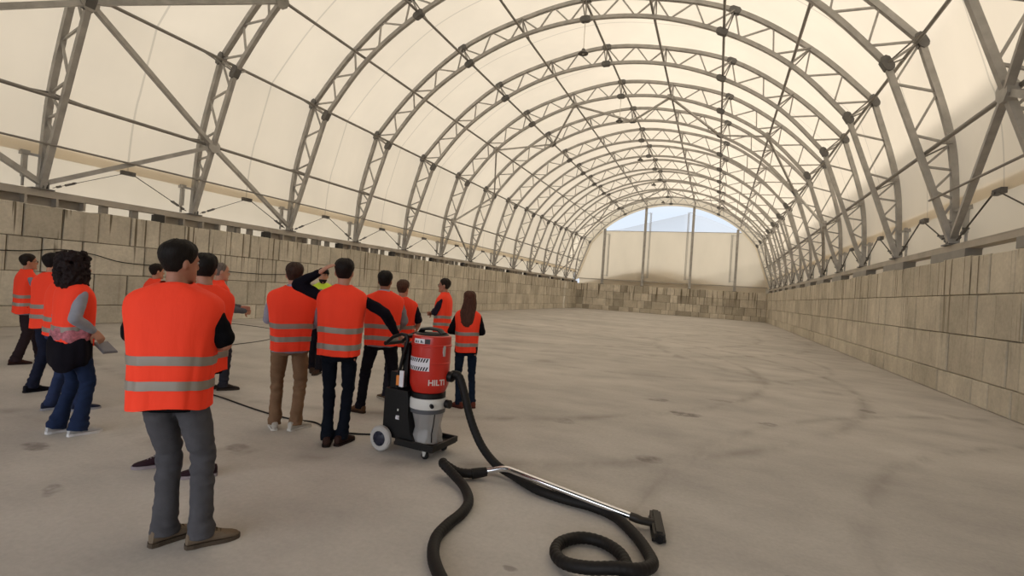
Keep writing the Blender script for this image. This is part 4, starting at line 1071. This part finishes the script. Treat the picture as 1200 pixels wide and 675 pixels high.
person('slim man in navy trousers, one hand on his head, other on the red vacuum', (1.78, 3.79), 34, 1.775, ((1.735, 3.755), (1.825, 3.845)), (-4, 28), (((-.42, .03, 1.50), (-.215, -.05, 1.625)), ((.40, .02, 1.27), (.52, .20, 1.05))), look=(2, 3), hair='short', hairc='#18100e', trousers='#12161f', shoe='#36241f', sole='#241a17', sleeve='#131018', vw=.98, hem=.86, bands=(1.10, .945),
       hn=(((.74, -.02, .60), (.55, .35, -.75), 1), ((.5, .55, -.35), (-.1, -.2, -1))), hcurl=(.35, .9), skin='#b3806a', legw=.86, hemw=.062)
person('dark-haired man in black trousers with grey collar, standing wide behind the vacuum', (1.40, 4.94), 30, 1.71, ((1.20, 4.88), (1.56, 5.05)), (-58, 30), (((-.25, .05, 1.17), (.04, .22, 1.18)), ((.26, .03, 1.16), (.16, .22, 1.02))), look=(8, 3), hair='short', hairc='#15100e', trousers='#15141a', shoe='#5a412f', sole='#3a2a20', sleeve='#7f7c80', vw=1.06, taper=.9, hem=.86, collar='#aaa8b4', bands=(1.09, .95), skin='#8f5f4a')
person('brown-haired man with dark short sleeves farther behind the vacuum', (1.19, 5.62), 22, 1.62, ((1.03, 5.62), (1.33, 5.68)), (-50, 20), (((-.24, .05, 1.17), (.04, .22, 1.18)), ((.255, .02, 1.16), (.2, .2, 1.05))), look=(15, 2), hair='short', hairc='#4a3225', trousers='#22202a', shoe='#5e4a38', sole='#a49a8c', sleeve='#1c1a24', short=True, vw=1.0, skin='#b98269')
person('man with glasses facing left, arms folded, dark navy sleeves', (.76, 7.46), 106, 1.70, ((.80, 7.36), (.74, 7.58)), (0, 10), crossed(), look=(-4, 2), hair='short', hairc='#231913', trousers='#262b3a', shoe='#1e1e24', sole='#c0bcb4', sleeve='#241f2c', glasses=True, vw=.95, skin='#a8765f')
person('woman with long brown hair, dark jeans and red-brown shoes', (2.085, 5.84), 20, 1.52, ((2.04, 5.82), (2.17, 5.95)), (-55, -30), (((-.25, -.02, 1.16), (-.08, .19, 1.12)), ((.225, .02, 1.17), (.06, .21, 1.14))), look=(-14, 2), hair='long', hairc='#4a2c20', trousers='#1d2738', shoe='#6b3a30', sole='#4a2a24', sleeve='#121015', vw=.86, hem=.86, female=True, bands=(1.14, .975), legw=.86, hemw=.055, skin='#b98670')

if _RS: bpy.data.scenes.remove(_RS)
# ------------------------------------------------------------------ light
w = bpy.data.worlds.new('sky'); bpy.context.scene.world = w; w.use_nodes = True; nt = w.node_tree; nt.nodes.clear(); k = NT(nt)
out = k.n('ShaderNodeOutputWorld'); bg = k.n('ShaderNodeBackground'); k.l(bg.outputs[0], out.inputs[0])
tc = k.n('ShaderNodeTexCoord'); sx = k.n('ShaderNodeSeparateXYZ'); k.l(tc.outputs['Generated'], sx.inputs[0])
k.l(k.ramp(sx.outputs[2], [(.0, (.80, .85, .90, 1)), (.16, (.74, .83, .95, 1)), (.30, (1.0, 1.0, 1.0, 1)), (.9, (1.0, .99, .97, 1))]), bg.inputs['Color'])
bg.inputs['Strength'].default_value = 1.0; lift = k.n('ShaderNodeMapRange'); k.l(sx.outputs[2], lift.inputs[0]); lift.inputs[1].default_value = .18; lift.inputs[2].default_value = .45; lift.inputs[3].default_value = .90; lift.inputs[4].default_value = 1.15; 
# sky brightening added low down in front of the hall to light the vests
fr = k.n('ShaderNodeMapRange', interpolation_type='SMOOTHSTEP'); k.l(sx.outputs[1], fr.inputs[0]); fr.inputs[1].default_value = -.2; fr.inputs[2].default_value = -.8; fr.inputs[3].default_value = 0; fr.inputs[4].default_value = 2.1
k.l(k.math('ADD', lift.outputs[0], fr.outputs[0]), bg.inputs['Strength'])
sl = bpy.data.lights.new('sun', 'SUN'); sl.energy = 2.1; sl.angle = R(1.5); sl.color = (1, .97, .93); so = bpy.data.objects.new('sun', sl); C.objects.link(so)
el_, az = R(18), R(75)       # from the right of the hall
dv = Vector((math.cos(el_)*math.sin(az), math.cos(el_)*math.cos(az), math.sin(el_)))
so.rotation_euler = dv.to_track_quat('Z', 'Y').to_euler()
sc = bpy.context.scene
sc.view_settings.view_transform = 'Standard'; sc.view_settings.look = 'None'; sc.view_settings.gamma = 1; sc.view_settings.exposure = .25
sc.cycles.max_bounces = 10; sc.cycles.diffuse_bounces = 6; sc.cycles.transmission_bounces = 6; sc.cycles.transparent_max_bounces = 8
